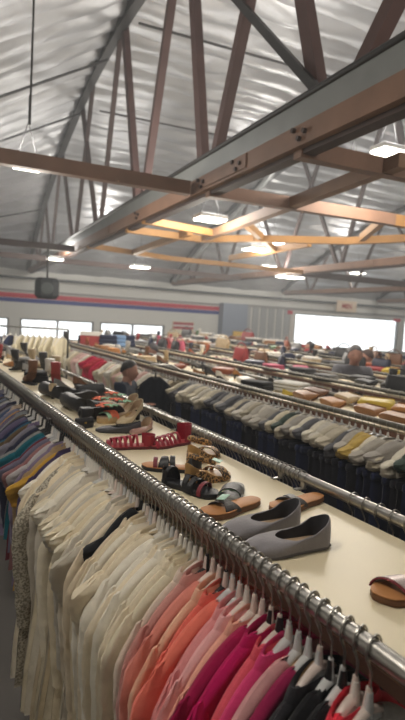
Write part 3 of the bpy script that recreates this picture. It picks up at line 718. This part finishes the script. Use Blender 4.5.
# leopard wedges
LEO = leopard('leopard_print', (196, 150, 92), (44, 28, 20)); GOLD = mat('gold_tan_leather', (196, 152, 92), .5, var=.08, vscale=20)
for i, (toe, heel, lb, rl) in enumerate([((1.14, 1.735), (.905, 1.655), 'leopard-print wedge sandal with gold insole and mint tag, the front one', 0), ((1.25, 2.03), (1.05, 1.90), 'leopard-print wedge sandal behind its pair, near the red sandals', 0)]):
    s = sandal('wedge_sandal', GOLD, LEO, [(.62, .70, .040, .03, LEO, 'toe_strap'), (.80, .74, .034, .022, LEO, 'toe_strap')], .235, .016, .042, True, ROUND, 1.15)
    rows = []
    for q in range(13):
        a = PI / 2 + .25 + (PI - .5) * q / 12
        rows.append([Vector((.042 + .040 * math.cos(a) * f - .002, .030 * math.sin(a) * f, .05 + hz_)) for f, hz_ in ((1., 0), (1.06, .018), (1.08, .04 - .022 * abs(math.sin(a)) ** 2), (1.04, .04 - .022 * abs(math.sin(a)) ** 2), (1.0, .018), (.95, 0))])
    MB().grid(rows).build('heel_cup', GOLD, s, label='gold-tan heel cup')
    mb = MB(); mb.tube([(.075 + .055 * math.cos(a), .046 * math.sin(a), .092 - .022 * math.cos(a)) for a in [2 * PI * q / 20 for q in range(20)]], .006, 6, closed=True, flat=1.6); mb.build('ankle_strap', LEO, s)
    if i == 0: stick(s, (.15, -.012, .078), (.055, .035, .002), (.2, .1, .5))
    put(s, toe, heel, label=lb, cat='sandal', group='leopard wedge sandals')
# black strappy sandals
for toe, heel, lb, bed in [((.855, 1.93), (1.05, 1.80), 'black strappy sandal with tan rounded toe bed next to the red sandals', TAN), ((.95, 1.50), (.845, 1.73), 'black strappy sandal in front of the leopard wedge', BLK)]:
    s = sandal('strappy_sandal', bed, BLK, [(.46, .52, .046, .02, BLK, 'strap'), (.56, .64, .042, .018, BLK, 'strap'), (.66, .60, .040, .02, BLK, 'strap'), (.74, .8, .034, .016, mat('dark_red_trim', (0, 0, 0)), 'trim_strap'), (.2, .12, .06, .016, BLK, 'ankle_strap')], .245, .014)
    rows = [[Vector((.040 + .038 * math.cos(a), .03 * math.sin(a), .014 + z)) for z in (0, .02, .045)] for a in [PI / 2 + PI * q / 10 for q in range(11)]]
    MB().grid(rows).build('heel_cup', BLK, s)
    put(s, toe, heel, label=lb, cat='sandal', group='black strappy sandals')
GRN = mat('green_lining', (104, 140, 112), .6); 
s = sandal('mule', mat('snake_grey', (108, 106, 98), .5, c2=(60, 58, 52), vscale=60), BLK, [(.52, .58, .032, .07, BLK, 'vamp')], .235, .012)
arch(.53 * .235, .59 * .235, .036, .029, .066, .002, .0075).build('vamp_lining', GRN, s, label='green vamp lining'); stick(s, (.08, 0, .02), (.04, .026, .002))
put(s, (.93, 1.43), (1.09, 1.605), label='dark mule with green lining between leopard wedge and tan sandal', cat='mule')
# red gladiators
RED = leather((158, 30, 52)); RSOLE = mat('red_sole', (96, 30, 36), .6); RBED = mat('red_bed', (176, 70, 74), .6)
for toe, heel, lb, hc in [((.80, 2.275), (1.03, 2.215), 'dark red strappy sandal, the left one with its toe at the rail', .05), ((1.02, 2.215), (1.235, 2.255), 'dark red strappy sandal, the right one with a tall heel cuff and white tag', .085)]:
    s = sandal('gladiator_sandal', RBED, RSOLE, [(.34, .40, .052, .012, RED, 'strap'), (.46, .54, .048, .014, RED, 'strap'), (.56, .64, .044, .013, RED, 'strap'), (.66, .72, .040, .013, RED, 'strap'), (.76, .82, .034, .014, RED, 'strap'), (.88, .86, .026, .018, RED, 'strap')], .245, .013)
    mb = MB(); mb.bar((.08, 0, .062), (.21, 0, .044), .012, .004); mb.build('centre_strap', RED, s)
    rows = [[Vector((.044 + .042 * math.cos(a) * f, .033 * math.sin(a) * f, .014 + z)) for f, z in ((1, 0), (1.03, hc * .5), (1.08, hc), (1.04, hc), (1., hc * .5), (.97, 0))] for a in [PI / 2 - .3 + (PI + .6) * q / 14 for q in range(15)]]
    MB().grid(rows).build('heel_cuff', RED, s)
    if hc > .07: stick(s, (.09, -.02, .07), (.03, .018, .002), (.6, 0, 0))
    put(s, toe, heel, label=lb, cat='sandal', group='red strappy sandals')
# small group farther: dark flat, beige and pinkish shoes
put(flat_shoe('slip_on_shoe', leather((70, 70, 76)), GLIN, GLIN, .235, 0, ROUND), (.895, 2.61), (1.09, 2.52), label='dark grey slip-on shoe lying in front of the beige shoe', cat='shoe')
put(flat_shoe('slip_on_shoe', leather((172, 130, 118)), INS, INS, .225, 0, POINTY), (1.0, 2.455), (1.18, 2.62), label='pinkish beige flat shoe nearest to the red sandals', cat='shoe')
put(flat_shoe('heeled_shoe', leather((206, 188, 156)), INS, INS, .235, .055, POINTY), (1.03, 2.73), (1.23, 2.86), label='beige heeled shoe with pointed toe behind the dark slip-on', cat='shoe', group='beige heeled shoes')
put(flat_shoe('heeled_shoe', leather((206, 188, 156)), INS, INS, .235, .055, POINTY), (1.10, 2.93), (1.28, 3.06), label='beige heeled shoe with pointed toe, farther one of its pair', cat='shoe', group='beige heeled shoes')
ESP = mat('espadrille_rope', (188, 158, 112), .8, var=.15, vscale=60, stretch=(1, 1, 8))
def flower(parent, c, m, r=.046):
    mb = MB()
    for q in range(7):
        a = 2 * PI * q / 7
        rows = [[Vector((r * t * math.cos(a + w * .45 * math.sin(PI * t)), r * t * math.sin(a + w * .45 * math.sin(PI * t)), .012 * math.sin(t * 2.6) + .006 * abs(w) * t)) for w in (-1, -.5, 0, .5, 1)] for t in (.08, .35, .65, .9, 1.)]
        mb.grid(rows)
    mb.lathe([(.001, .012), (.008, .010), (.009, .002)], 8)
    o = mb.build('flower', m, parent); o.location = c; return o
CORAL = mat('coral_fabric', (246, 128, 96), .7); MINTF = mat('mint_fabric', (160, 208, 176), .7)
for toe, heel, lb in [((.955, 2.80), (1.17, 2.86), 'beige rope-soled sandal with coral and mint flowers, the nearer one'), ((1.0, 3.02), (1.22, 3.10), 'beige rope-soled sandal with coral and mint flowers, the farther one')]:
    s = sandal('flower_sandal', INS, ESP, [(.6, .66, .045, .05, CORAL, 'strap'), (.74, .80, .038, .03, MINTF, 'strap')], .235, .03, .02, True, ROUND, 1.1)
    for cc, m in (((.155, -.035, .085), CORAL), ((.165, .030, .09), MINTF), ((.11, .0, .115), CORAL), ((.20, 0, .085), CORAL), ((.05, 0, .10), MINTF)): flower(s, cc, m)
    put(s, toe, heel, label=lb, cat='sandal', group='flower sandals')
# generic shapes for the piles farther off
def boot(name, m, sole):
    e = empty(name)
    rings = []
    for x, z, rx, ry in ((.245, .022, .004, .004), (.235, .024, .02, .026), (.20, .030, .028, .037), (.15, .042, .040, .038)):
        rings.append([Vector((x, ry * math.cos(a), max(.012, z + rx * math.sin(a)))) for a in [2 * PI * i / 14 for i in range(14)]])
    for t, (x, z, r) in enumerate(((.10, .065, .050), (.075, .10, .046), (.065, .15, .044), (.062, .205, .050), (.062, .21, .046))):
        f = min(1, (t + 1) / 3)
        rings.append([Vector((x + r * math.sin(a) * -1 * f * .9 , r * .85 * math.cos(a), max(.012, z + (1 - f) * r * math.sin(a)))) for a in [2 * PI * i / 14 for i in range(14)]])
    MB().loft(rings).build('shaft', m, e)
    slab(.25, ROUND, .012, .0, 1.02).build('sole', sole, e); MB().box((.04, 0, .0), (.06, .055, .03), .004).build('heel', sole, e)
    return e
def handbag(name, m, m2, w=.30, h=.20, d=.11, handle=True):
    e = empty(name)
    rings = []
    for t, kx, ky in ((0, .92, .8), (.04, .98, 1.), (.35, 1.0, 1.05), (.75, .95, .75), (.95, .9, .42), (1., .88, .3)):
        rings.append([Vector((w / 2 * kx * (abs(math.cos(a)) ** .5) * (1 if math.cos(a) > 0 else -1) + .006 * math.sin(5 * a + t * 9), d / 2 * ky * (abs(math.sin(a)) ** .6) * (1 if math.sin(a) > 0 else -1), h * t + .008 * math.sin(3 * a) * t)) for a in [2 * PI * i / 24 for i in range(24)]])
    MB().loft(rings).build('body', m, e)
    rows = [[Vector((w * .44 * u, y, z)) for u in (-1, -.9, -.4, 0, .4, .9, 1)] for y, z in ((.02, h * 1.0), (0, h * 1.03), (-d * .25, h * 1.0), (-d * .45, h * .8), (-d * .56, h * .55), (-d * .55, h * .52))]
    MB().grid(rows).build('flap', m2, e)
    if handle: MB().tube([(w * .34 * math.cos(a), .0, h * .95 + h * .42 * math.sin(a)) for a in [PI * q / 12 for q in range(13)]], .008, 7).build('handle', m2, e)
    MB().box((0, -d * .57, h * .56), (.03, .008, .022), .002).build('clasp', mat('brass', (190, 160, 90), .35, 1.), e)
    return e
def folded(name, m):
    e = empty(name)
    for q in range(3):
        z = .02 + q * .03
        MB().box((.006 * math.sin(q * 5), .004 * q, z), (.30 - .01 * q, .22 - .008 * q, .034), .016).build('fold', m, e)
    return e
def hat(name, m, band_):
    e = empty(name)
    MB().lathe([(.001, .105), (.05, .108), (.078, .095), (.088, .05), (.092, .01), (.15, .004), (.17, .010), (.168, .004), (.09, 0.)], 22, sx=1.05).build('crown', m, e)
    MB().lathe([(.0895, .012), (.093, .014), (.0915, .036), (.088, .036)], 22, sx=1.05).build('band', band_, e)
    return e
def carton(name, m, lidm):
    e = empty(name); MB().box((0, 0, .05), (.30, .18, .10), .003).build('box', m, e, False); MB().box((0, 0, .10), (.308, .188, .03), .003).build('lid', lidm, e, False); return e
PI_ = {'handbag': handbag('handbag', BLK, BLK), 'tote_bag': handbag('tote_bag', BLK, BLK, .36, .26, .13), 'clutch_bag': handbag('clutch_bag', BLK, BLK, .28, .13, .07, False), 'ankle_boot': boot('ankle_boot', BLK, BLK),
       'court_shoe': flat_shoe('court_shoe', BLK, GLIN, INS, .24, .05), 'loafer': flat_shoe('loafer', BLK, GLIN, INS, .25, .0, ROUND, .58), 'folded_jumper': folded('folded_jumper', fab((120, 120, 120))), 'sun_hat': hat('sun_hat', ESP, BLK), 'shoe_box': carton('shoe_box', fab((180, 60, 60)), fab((220, 216, 210)))}
KW = {'handbag': 'handbag', 'tote_bag': 'tall tote bag', 'clutch_bag': 'clutch bag', 'ankle_boot': 'ankle boot', 'court_shoe': 'heeled court shoe', 'loafer': 'flat loafer', 'folded_jumper': 'folded jumper', 'sun_hat': 'brimmed hat', 'shoe_box': 'lidded shoe box'}
KC = {'handbag': 'bag', 'tote_bag': 'bag', 'clutch_bag': 'bag', 'ankle_boot': 'boot', 'court_shoe': 'shoe', 'loafer': 'shoe', 'folded_jumper': 'jumper', 'sun_hat': 'hat', 'shoe_box': 'box'}
cm = {'black': (28, 28, 32), 'tan': (176, 122, 70), 'brown': (112, 74, 48), 'light brown': (150, 104, 62), 'grey': (120, 120, 120), 'white': (218, 214, 206), 'yellow': (204, 178, 70), 'red': (150, 48, 50), 'pink': (184, 84, 108), 'beige': (194, 172, 138), 'navy': (34, 40, 64), 'teal': (70, 128, 128), 'orange': (214, 120, 60), 'green': (84, 116, 80), 'silver grey': (168, 168, 170), 'charcoal': (56, 56, 60), 'rust': (150, 78, 48), 'sky blue': (120, 150, 186)}
def drop(kind, cname, x, y, rz, z, label, s=1., grp=None, rx=0.):
    m = leather(cm[cname]) if kind not in ('folded_jumper', 'sun_hat') else fab(cm[cname])
    o = inst(PI_[kind], (x, y, z), rz, {'upper': m, 'body': m, 'flap': m, 'handle': m, 'shaft': m, 'fold': m, 'crown': m, 'box': m}); o.scale = (s, s, s)
    if rx: o.rotation_euler = (rx, 0, rz)
    if 1.2 < rx < 1.4: o.location.z += .045 * s
    return tag(o, label, KC[kind], grp)
# black boots and pile on the nearest rack
drop('ankle_boot', 'black', .85, 2.84, 0, TOPZ + .052, 'tall black boot lying on its side by the flower sandals', 1.15, 'tall black boots', -PI / 2).scale = (1.1, 1.15, 2.3)
drop('ankle_boot', 'black', .88, 3.34, .12, TOPZ + .052, 'tall black boot lying on its side behind its pair', 1.15, 'tall black boots', -PI / 2).scale = (1.1, 1.15, 2.3)
drop('clutch_bag', 'black', .84, 2.70, .3, TOPZ, 'small black clutch bag on the board in front of the tall black boots', .42)
drop('clutch_bag', 'black', 1.12, 3.5, .4, TOPZ, 'black slouchy clutch bag behind the flower sandals', .9)
near_pile = []
npc = ['beige', 'brown', 'white', 'green', 'black', 'tan', 'red', 'black', 'silver grey', 'black', 'grey', 'brown', 'beige', 'charcoal']
for i in range(34):
    y = 3.62 + i * .135
    near_pile.append((R.choice(['court_shoe', 'loafer', 'loafer', 'ankle_boot', 'clutch_bag', 'court_shoe']) if i % 9 != 7 else 'folded_jumper', npc[(i * 5) % len(npc)], .90 + .3 * ((i * .618) % 1), y, R.uniform(0, 2)))
for i, (k_, c_n, x, y, rz) in enumerate(near_pile):
    drop(k_, c_n, x, y, rz + R.uniform(-.2, .2), TOPZ, '%s %s on the nearest rack top, %s beyond the black boots' % (c_n, KW[k_], ordn(i + 1)), .95 if k_ != 'folded_jumper' else .9, 'shoes and bags at the far end of the nearest rack')
def pile(xc, y0, y1, n_, kinds, cols, where, grp, s=1., fixed=()):
    ys = [y0 + (y1 - y0) * (i + .5) / n_ for i in range(n_)]
    for i, y in enumerate(ys):
        k_, c_n = fixed[i] if i < len(fixed) else (R.choice(kinds), R.choice(cols))
        x = xc + (-.13 if i % 2 else .13) + R.uniform(-.05, .05)
        drop(k_, c_n, x, y, R.uniform(-.7, .7) + (PI / 2 if k_ not in ('court_shoe', 'loafer') else 0), TOPZ, '%s %s on %s, %s from its near end' % (c_n, KW[k_], where, ordn(i + 1)), s * R.uniform(.85, 1.1), grp, 1.3 if (k_ == 'clutch_bag' or (k_ == 'handbag' and xc < 4)) else 0.)
pile(X2 + .29, 1.75, 10.2, 54, ['court_shoe', 'loafer', 'clutch_bag', 'court_shoe', 'folded_jumper', 'loafer', 'ankle_boot'], ['grey', 'black', 'brown', 'tan', 'beige', 'light brown', 'white', 'silver grey', 'charcoal', 'rust'], 'the second rack top', 'shoes and bags on the second rack', .9,
     [('clutch_bag', 'tan'), ('clutch_bag', 'light brown'), ('clutch_bag', 'tan'), ('clutch_bag', 'light brown'), ('clutch_bag', 'tan'), ('clutch_bag', 'light brown'), ('clutch_bag', 'yellow'), ('clutch_bag', 'tan'), ('clutch_bag', 'beige'), ('clutch_bag', 'light brown'), ('clutch_bag', 'brown'), ('loafer', 'yellow')])
pile(X3 + .29, 2.6, 12.2, 40, ['court_shoe', 'handbag', 'clutch_bag', 'folded_jumper', 'loafer', 'ankle_boot', 'handbag'], ['grey', 'black', 'brown', 'beige', 'white', 'charcoal', 'rust', 'pink', 'navy', 'red'], 'the third rack top', 'bags and shoes on the third rack', .95,
     [('clutch_bag', 'black'), ('clutch_bag', 'black'), ('clutch_bag', 'tan'), ('handbag', 'black'), ('ankle_boot', 'black'), ('clutch_bag', 'black'), ('clutch_bag', 'black'), ('folded_jumper', 'grey'), ('loafer', 'grey'), ('folded_jumper', 'charcoal'), ('folded_jumper', 'pink'), ('folded_jumper', 'pink')])
big = ['handbag', 'folded_jumper', 'sun_hat', 'shoe_box', 'clutch_bag', 'court_shoe', 'ankle_boot', 'folded_jumper', 'loafer', 'clutch_bag']
allc = ['grey', 'black', 'brown', 'beige', 'white', 'charcoal', 'rust', 'navy', 'charcoal', 'black', 'silver grey', 'brown', 'grey', 'light brown', 'navy', 'green', 'beige', 'red']
pile(X4 + .29, 3.0, 13.2, 66, big, allc, 'the fourth rack top', 'bags and hats on the fourth rack', 1.0, [('handbag', 'navy'), ('handbag', 'black'), ('clutch_bag', 'rust'), ('clutch_bag', 'charcoal'), ('clutch_bag', 'black'), ('folded_jumper', 'grey'), ('handbag', 'black'), ('handbag', 'grey'), ('clutch_bag', 'grey'), ('handbag', 'black'), ('clutch_bag', 'yellow'), ('clutch_bag', 'yellow'), ('clutch_bag', 'red'), ('clutch_bag', 'red'), ('handbag', 'navy'), ('handbag', 'black')])
pile(X5 + .29, 4.0, 14.2, 56, big, allc, 'the fifth rack top', 'bags and hats on the fifth rack', 1.1)
pile(X6 + .29, 5.5, 15.7, 52, big, allc, 'the sixth rack top', 'bags and hats on the sixth rack', 1.25)
# things stacked high at the far end of the second rack
for i, (px, py, m1, m2, kind, lb) in enumerate([(91, 346, 'red', 'white', 'shoe_box', 'red box with pale lid standing high at the far end')]):
    q = P(px, py, TOPZ)
    o = drop('shoe_box', 'red', q.x, q.y, -.4, TOPZ, lb, 1.15); o.scale = (1.2, 1.2, 2.2)
for i in range(3):
    q = P(108 + 9 * i, 347, TOPZ); drop('folded_jumper', 'navy' if i != 1 else 'sky blue', q.x, q.y, -.3, TOPZ, 'blue folded denim heap at the far end, %s from the red box' % ordn(i + 1), 1.2, 'blue folded denim').scale = (1.1, 1.1, 2.2)
for pr in PI_.values():
    if pr not in USED:
        for ch in list(pr.children): bpy.data.objects.remove(ch)
        bpy.data.objects.remove(pr)
# tall garment stand, far left
st = PD(38, 330, 9.3); ST = Vector((st.x, st.y, 0))
dirv = Vector((math.cos(.45), -math.sin(.45), 0))
e = empty('garment_stand', ST, -.45, 'tall garment stand with cream and navy clothes, far left', 'clothes rack')
MB().tube([(-1.0, 0, 1.62), (.5, 0, 1.62)], .016, 8).build('rail', CHROME, e)
for x in (-1.0, .5):
    MB().tube([(x, 0, .02), (x, 0, 1.62)], .016, 8).build('post', DARKM, e); MB().tube([(x, -.28, .02), (x, .28, .02)], .02, 8).build('foot', DARKM, e)
for i in range(15):
    c, rgb = ('navy', (40, 50, 82)) if i < 6 else ('cream', (226, 216, 186)); p = ST + dirv * (-.93 + i * .095); p.z = 1.62
    h = inst(HG['white_plastic'], p, -.45 + PI / 2 + R.uniform(-.5, .5)); tag(h, 'hanger on the tall garment stand, %s from its left end' % ordn(i + 1), 'hanger', 'hangers on the tall stand')
    g = inst(FARG[i % 2], p, h.rotation_euler.z, {'*': fab(rgb)}); g.scale = (1, 1.8, 1.25); tag(g, '%s shirt on the tall garment stand, %s from its left end' % (c, ordn(i + 1)), 'shirt', 'shirts on the tall stand')
# ================================================================== PEOPLE
SKIN = mat('skin', (176, 130, 112), .55)
def skin_obj(name, verts, edges, rad, m, parent, sub=2):
    me = bpy.data.meshes.new(name); me.from_pydata(verts, edges, []); o = bpy.data.objects.new(name, me); col.objects.link(o); me.materials.append(m)
    sk = o.modifiers.new('k', 'SKIN'); lay = me.skin_vertices[0].data
    for i, r in enumerate(rad): lay[i].radius = r if isinstance(r, tuple) else (r, r)
    for i in range(len(rad)): lay[i].use_root = (i == 0)
    sk.use_smooth_shade = True; sk.branch_smoothing = .4
    smo(None, sub, o); o.parent = parent
    dg = bpy.context.evaluated_depsgraph_get(); me2 = bpy.data.meshes.new_from_object(o.evaluated_get(dg)); o.modifiers.clear(); o.data = me2
    me2.polygons.foreach_set('use_smooth', [True] * len(me2.polygons)); me2.name = name
    return o
def person(loc, face, height, shirt, trous, hair, label, arms, bend=.0, haircap=1.0):
    """local frame: faces +x, up z; arms: list of two (elbow, wrist) offsets"""
    k = height / 1.70
    e = empty('person', loc, face, label, 'person'); e.scale = (k, k, k)
    b = bend
    hip, waist, chest, neck = (0, 0, .92), (.02 + b * .1, 0, 1.10), (.03 + b * .3, 0, 1.28 - b * .05), (.03 + b * .5, 0, 1.44 - b * .1)
    hx, hz_ = .055 + b * .75, 1.54 - b * .17
    V = [hip, waist, chest, neck, (hx - .015, 0, hz_ - .07), (hx - .015, 0, hz_ - .01)]
    Ed = [(0, 1), (1, 2), (2, 3), (3, 4), (4, 5)]
    Rd = [(.12, .09), (.105, .08), (.115, .08), (.058, .058), (.062, .062), (.05, .05)]
    Vs = [(0, 0, .80), waist, chest, (neck[0], 0, neck[2] - .015)]; Es = [(0, 1), (1, 2), (2, 3)]; Rs = [(.175, .135), (.16, .12), (.18, .125), (.072, .068)]
    Vt = [(0, 0, .95), (0, 0, .88)]; Et = [(0, 1)]; Rt = [(.155, .12), (.15, .125)]
    shoes = []
    for s, (el, wr) in zip((1, -1), arms):
        sh = Vector((chest[0], s * .17, chest[2] + .09)); E_ = sh + Vector(el); W_ = E_ + Vector(wr); d = (W_ - E_).normalized()
        i = len(V); V += [tuple(sh), tuple(E_), tuple(W_), tuple(W_ + d * .08)]; Ed += [(2, i), (i, i + 1), (i + 1, i + 2), (i + 2, i + 3)]; Rd += [.042, .040, .028, (.04, .02)]
        for q, (dx, ln) in enumerate(((-.03, .07), (-.01, .085), (.012, .08), (.03, .06))):
            j = len(V); side = d.cross(Vector((0, 0, 1))).normalized() if abs(d.z) < .95 else Vector((0, 1, 0))
            V += [tuple(W_ + d * .10 + side * dx), tuple(W_ + d * (.10 + ln) + side * dx * 1.2 + Vector((0, 0, -.02)))]; Ed += [(i + 3, j), (j, j + 1)]; Rd += [.010, .008]
        j = len(V); V += [tuple(W_ + d * .06 + Vector((0, -s * .04, .01)))]; Ed += [(i + 2, j)]; Rd += [.010]
        i = len(Vs); Vs += [tuple(sh), tuple(E_), tuple(E_ + Vector(wr) * .55)]; Es += [(2, i), (i, i + 1), (i + 1, i + 2)]; Rs += [.088, .064, .054]
        i = len(V); V += [(0, s * .095, .84), (.02, s * .10, .48), (-.01, s * .10, .09), (.12, s * .11, .045)]; Ed += [(0, i), (i, i + 1), (i + 1, i + 2), (i + 2, i + 3)]; Rd += [.085, .055, .04, (.04, .03)]
        i = len(Vt); Vt += [(0, s * .095, .80), (.02, s * .10, .48), (-.01, s * .10, .10)]; Et += [(1, i), (i, i + 1), (i + 1, i + 2)]; Rt += [.105, .078, .065]
        shoes.append(s)
    bo = skin_obj('body', V, Ed, Rd, SKIN, e)
    hm = MB(); rows = []
    for j in range(17):
        th = PI * j / 16; row = []
        for q in range(24):
            a = 2 * PI * q / 24; z = math.cos(th); r = math.sin(th); ca, sa = math.cos(a), math.sin(a)
            low = max(0, -z); x = .098 * r * ca * (1 - .12 * low) + .014 * low * (ca > -.2); y = .077 * r * sa * (1 - .30 * low)
            f = max(0, ca) ** 14 * r
            if -.42 < z < .12: x += .024 * f * max(0, 1 - abs(z + .22) / .3)                          # nose
            f2 = max(0, math.cos(abs(a if a < PI else a - 2 * PI) - .42)) ** 30 * r
            if ca > 0: x -= .010 * f2 * max(0, 1 - abs(z - .08) / .16)                                # eye sockets
            row.append(Vector((hx + x - .006, y, hz_ + .118 * z)))
        rows.append(row)
    hm.grid(rows, True)
    import bmesh
    b_ = bmesh.new(); b_.from_mesh(bo.data); tmp = bpy.data.meshes.new('t'); tmp.from_pydata(hm.v, [], hm.f); b_.from_mesh(tmp); b_.to_mesh(bo.data); b_.free(); bpy.data.meshes.remove(tmp)
    bo.data.polygons.foreach_set('use_smooth', [True] * len(bo.data.polygons))
    skin_obj('shirt', Vs, Es, Rs, fab(shirt), e); skin_obj('trousers', Vt, Et, Rt, fab(trous), e)
    for s in shoes:
        o = slab(.27, ROUND, .09, 0, 1.15).build('shoe', mat('shoe_dark', (36, 34, 34), .5), e); o.location = (-.09, s * .105, .0)
    # hair cap
    rows = []
    for j in range(10):
        row = []
        for q in range(24):
            a = 2 * PI * q / 24; th = .02 + (j / 9) * (1.46 - .46 * math.cos(a) + .05 * math.sin(5 * a)); g = 1 + .02 * math.sin(7 * a + j)
            row.append(Vector((hx - .014 + .103 * g * math.sin(th) * math.cos(a), .086 * g * math.sin(th) * math.sin(a), hz_ + .014 + .116 * g * math.cos(th) * haircap)))
        rows.append(row)
    MB().grid(rows, True).build('hair', mat('hair_%d' % hair[0], hair, .6, bump=.3, bscale=60), e)
    for s in (-1, 1):
        MB().lathe([(.001, -.006), (.009, -.003), (.009, .003), (.001, .006)], 8).xf(Matrix.Translation((hx + .073, s * .033, hz_ + .010))).build('eye', mat('eye_dark', (30, 24, 22), .3), e)
        MB().lathe([(.001, -.03), (.014, -.018), (.016, .01), (.001, .028)], 8, sx=.8, sy=.5).xf(Matrix.Translation((hx - .01, s * .078, hz_ - .01))).build('ear', SKIN, e)
    MB().box((hx + .084, 0, hz_ - .065), (.012, .042, .008), .003).build('mouth', mat('lips', (150, 84, 80), .5), e)
    return e
def at_top(px, py, dist):
    q = PD(px, py, dist); return Vector((q.x, q.y, 0)), q.z
L_, H_ = at_top(124, 356, 5.5)
AR = [((.04, .05, -.26), (.17, -.05, .08)), ((.06, -.04, -.25), (.18, .05, .05))]
person(L_, -.75, H_, (30, 40, 58), (40, 44, 54), (34, 28, 28), 'person in dark navy top bowing the head beside the second rack', AR, .04)
L_, H_ = at_top(157, 341, 8.6); person(L_, 2.6, H_, (146, 140, 132), (50, 50, 56), (48, 44, 48), 'person in grey top with dark hair, behind the black dress', AR, .04)
L_, H_ = at_top(355, 341, 6.9); person(L_, -2.2, H_, (104, 104, 110), (36, 38, 46), (84, 80, 80), 'person in grey coat leaning over the racks, before the large window', AR, .06)
L_, H_ = at_top(373, 347, 8.7); person(L_, 2.4, H_, (150, 96, 92), (40, 40, 48), (70, 50, 44), 'person in dusty red top next to the person in grey', AR, .05)
L_, H_ = at_top(312, 340, 11.9); person(L_, 2.8, H_, (110, 84, 84), (40, 40, 48), (52, 40, 36), 'person in brownish top far off below the large window', AR, .0)
L_, H_ = at_top(8, 345, 9.6); person(L_, -.6, H_, (48, 62, 96), (40, 40, 48), (40, 36, 36), 'person in blue top at the left edge', AR, .04)
#ITEMS>>
for lst in (list(PR.values()) + list(PL.values()) + [SH, TR, FARG, list(HG.values())]):
    for pr in lst:
        if pr not in USED:
            for ch in list(pr.children): bpy.data.objects.remove(ch)
            bpy.data.objects.remove(pr)

# ================================================================== CAMERA, WORLD, VIEW
cam = bpy.data.cameras.new('camera'); co = bpy.data.objects.new('camera', cam); col.objects.link(co)
Mx = Matrix((cr, cu, -fwd)).transposed().to_4x4(); Mx.translation = Vector((0, 0, CAMZ)); co.matrix_world = Mx
cam.sensor_fit = 'VERTICAL'; cam.sensor_height = 36; cam.lens = F_PX / 720 * 36; cam.clip_start = .02; cam.clip_end = 200
cam.dof.use_dof = True; cam.dof.focus_distance = 1.75; cam.dof.aperture_fstop = 3.4
sc.camera = co
w = bpy.data.worlds.new('world'); sc.world = w; w.use_nodes = True
bg = w.node_tree.nodes['Background']; bg.inputs['Color'].default_value = (.93, .97, 1, 1); bg.inputs['Strength'].default_value = 1.6
sc.view_settings.view_transform = 'Standard'; sc.view_settings.look = 'None'; sc.view_settings.exposure = .52; sc.view_settings.gamma = 1.
sc.view_settings.use_curve_mapping = False
sc.cycles.use_denoising = True
sc.cycles.max_bounces = 6; sc.cycles.diffuse_bounces = 4; sc.cycles.glossy_bounces = 3; sc.cycles.transparent_max_bounces = 8
sc.cycles.caustics_reflective = False; sc.cycles.caustics_refractive = False
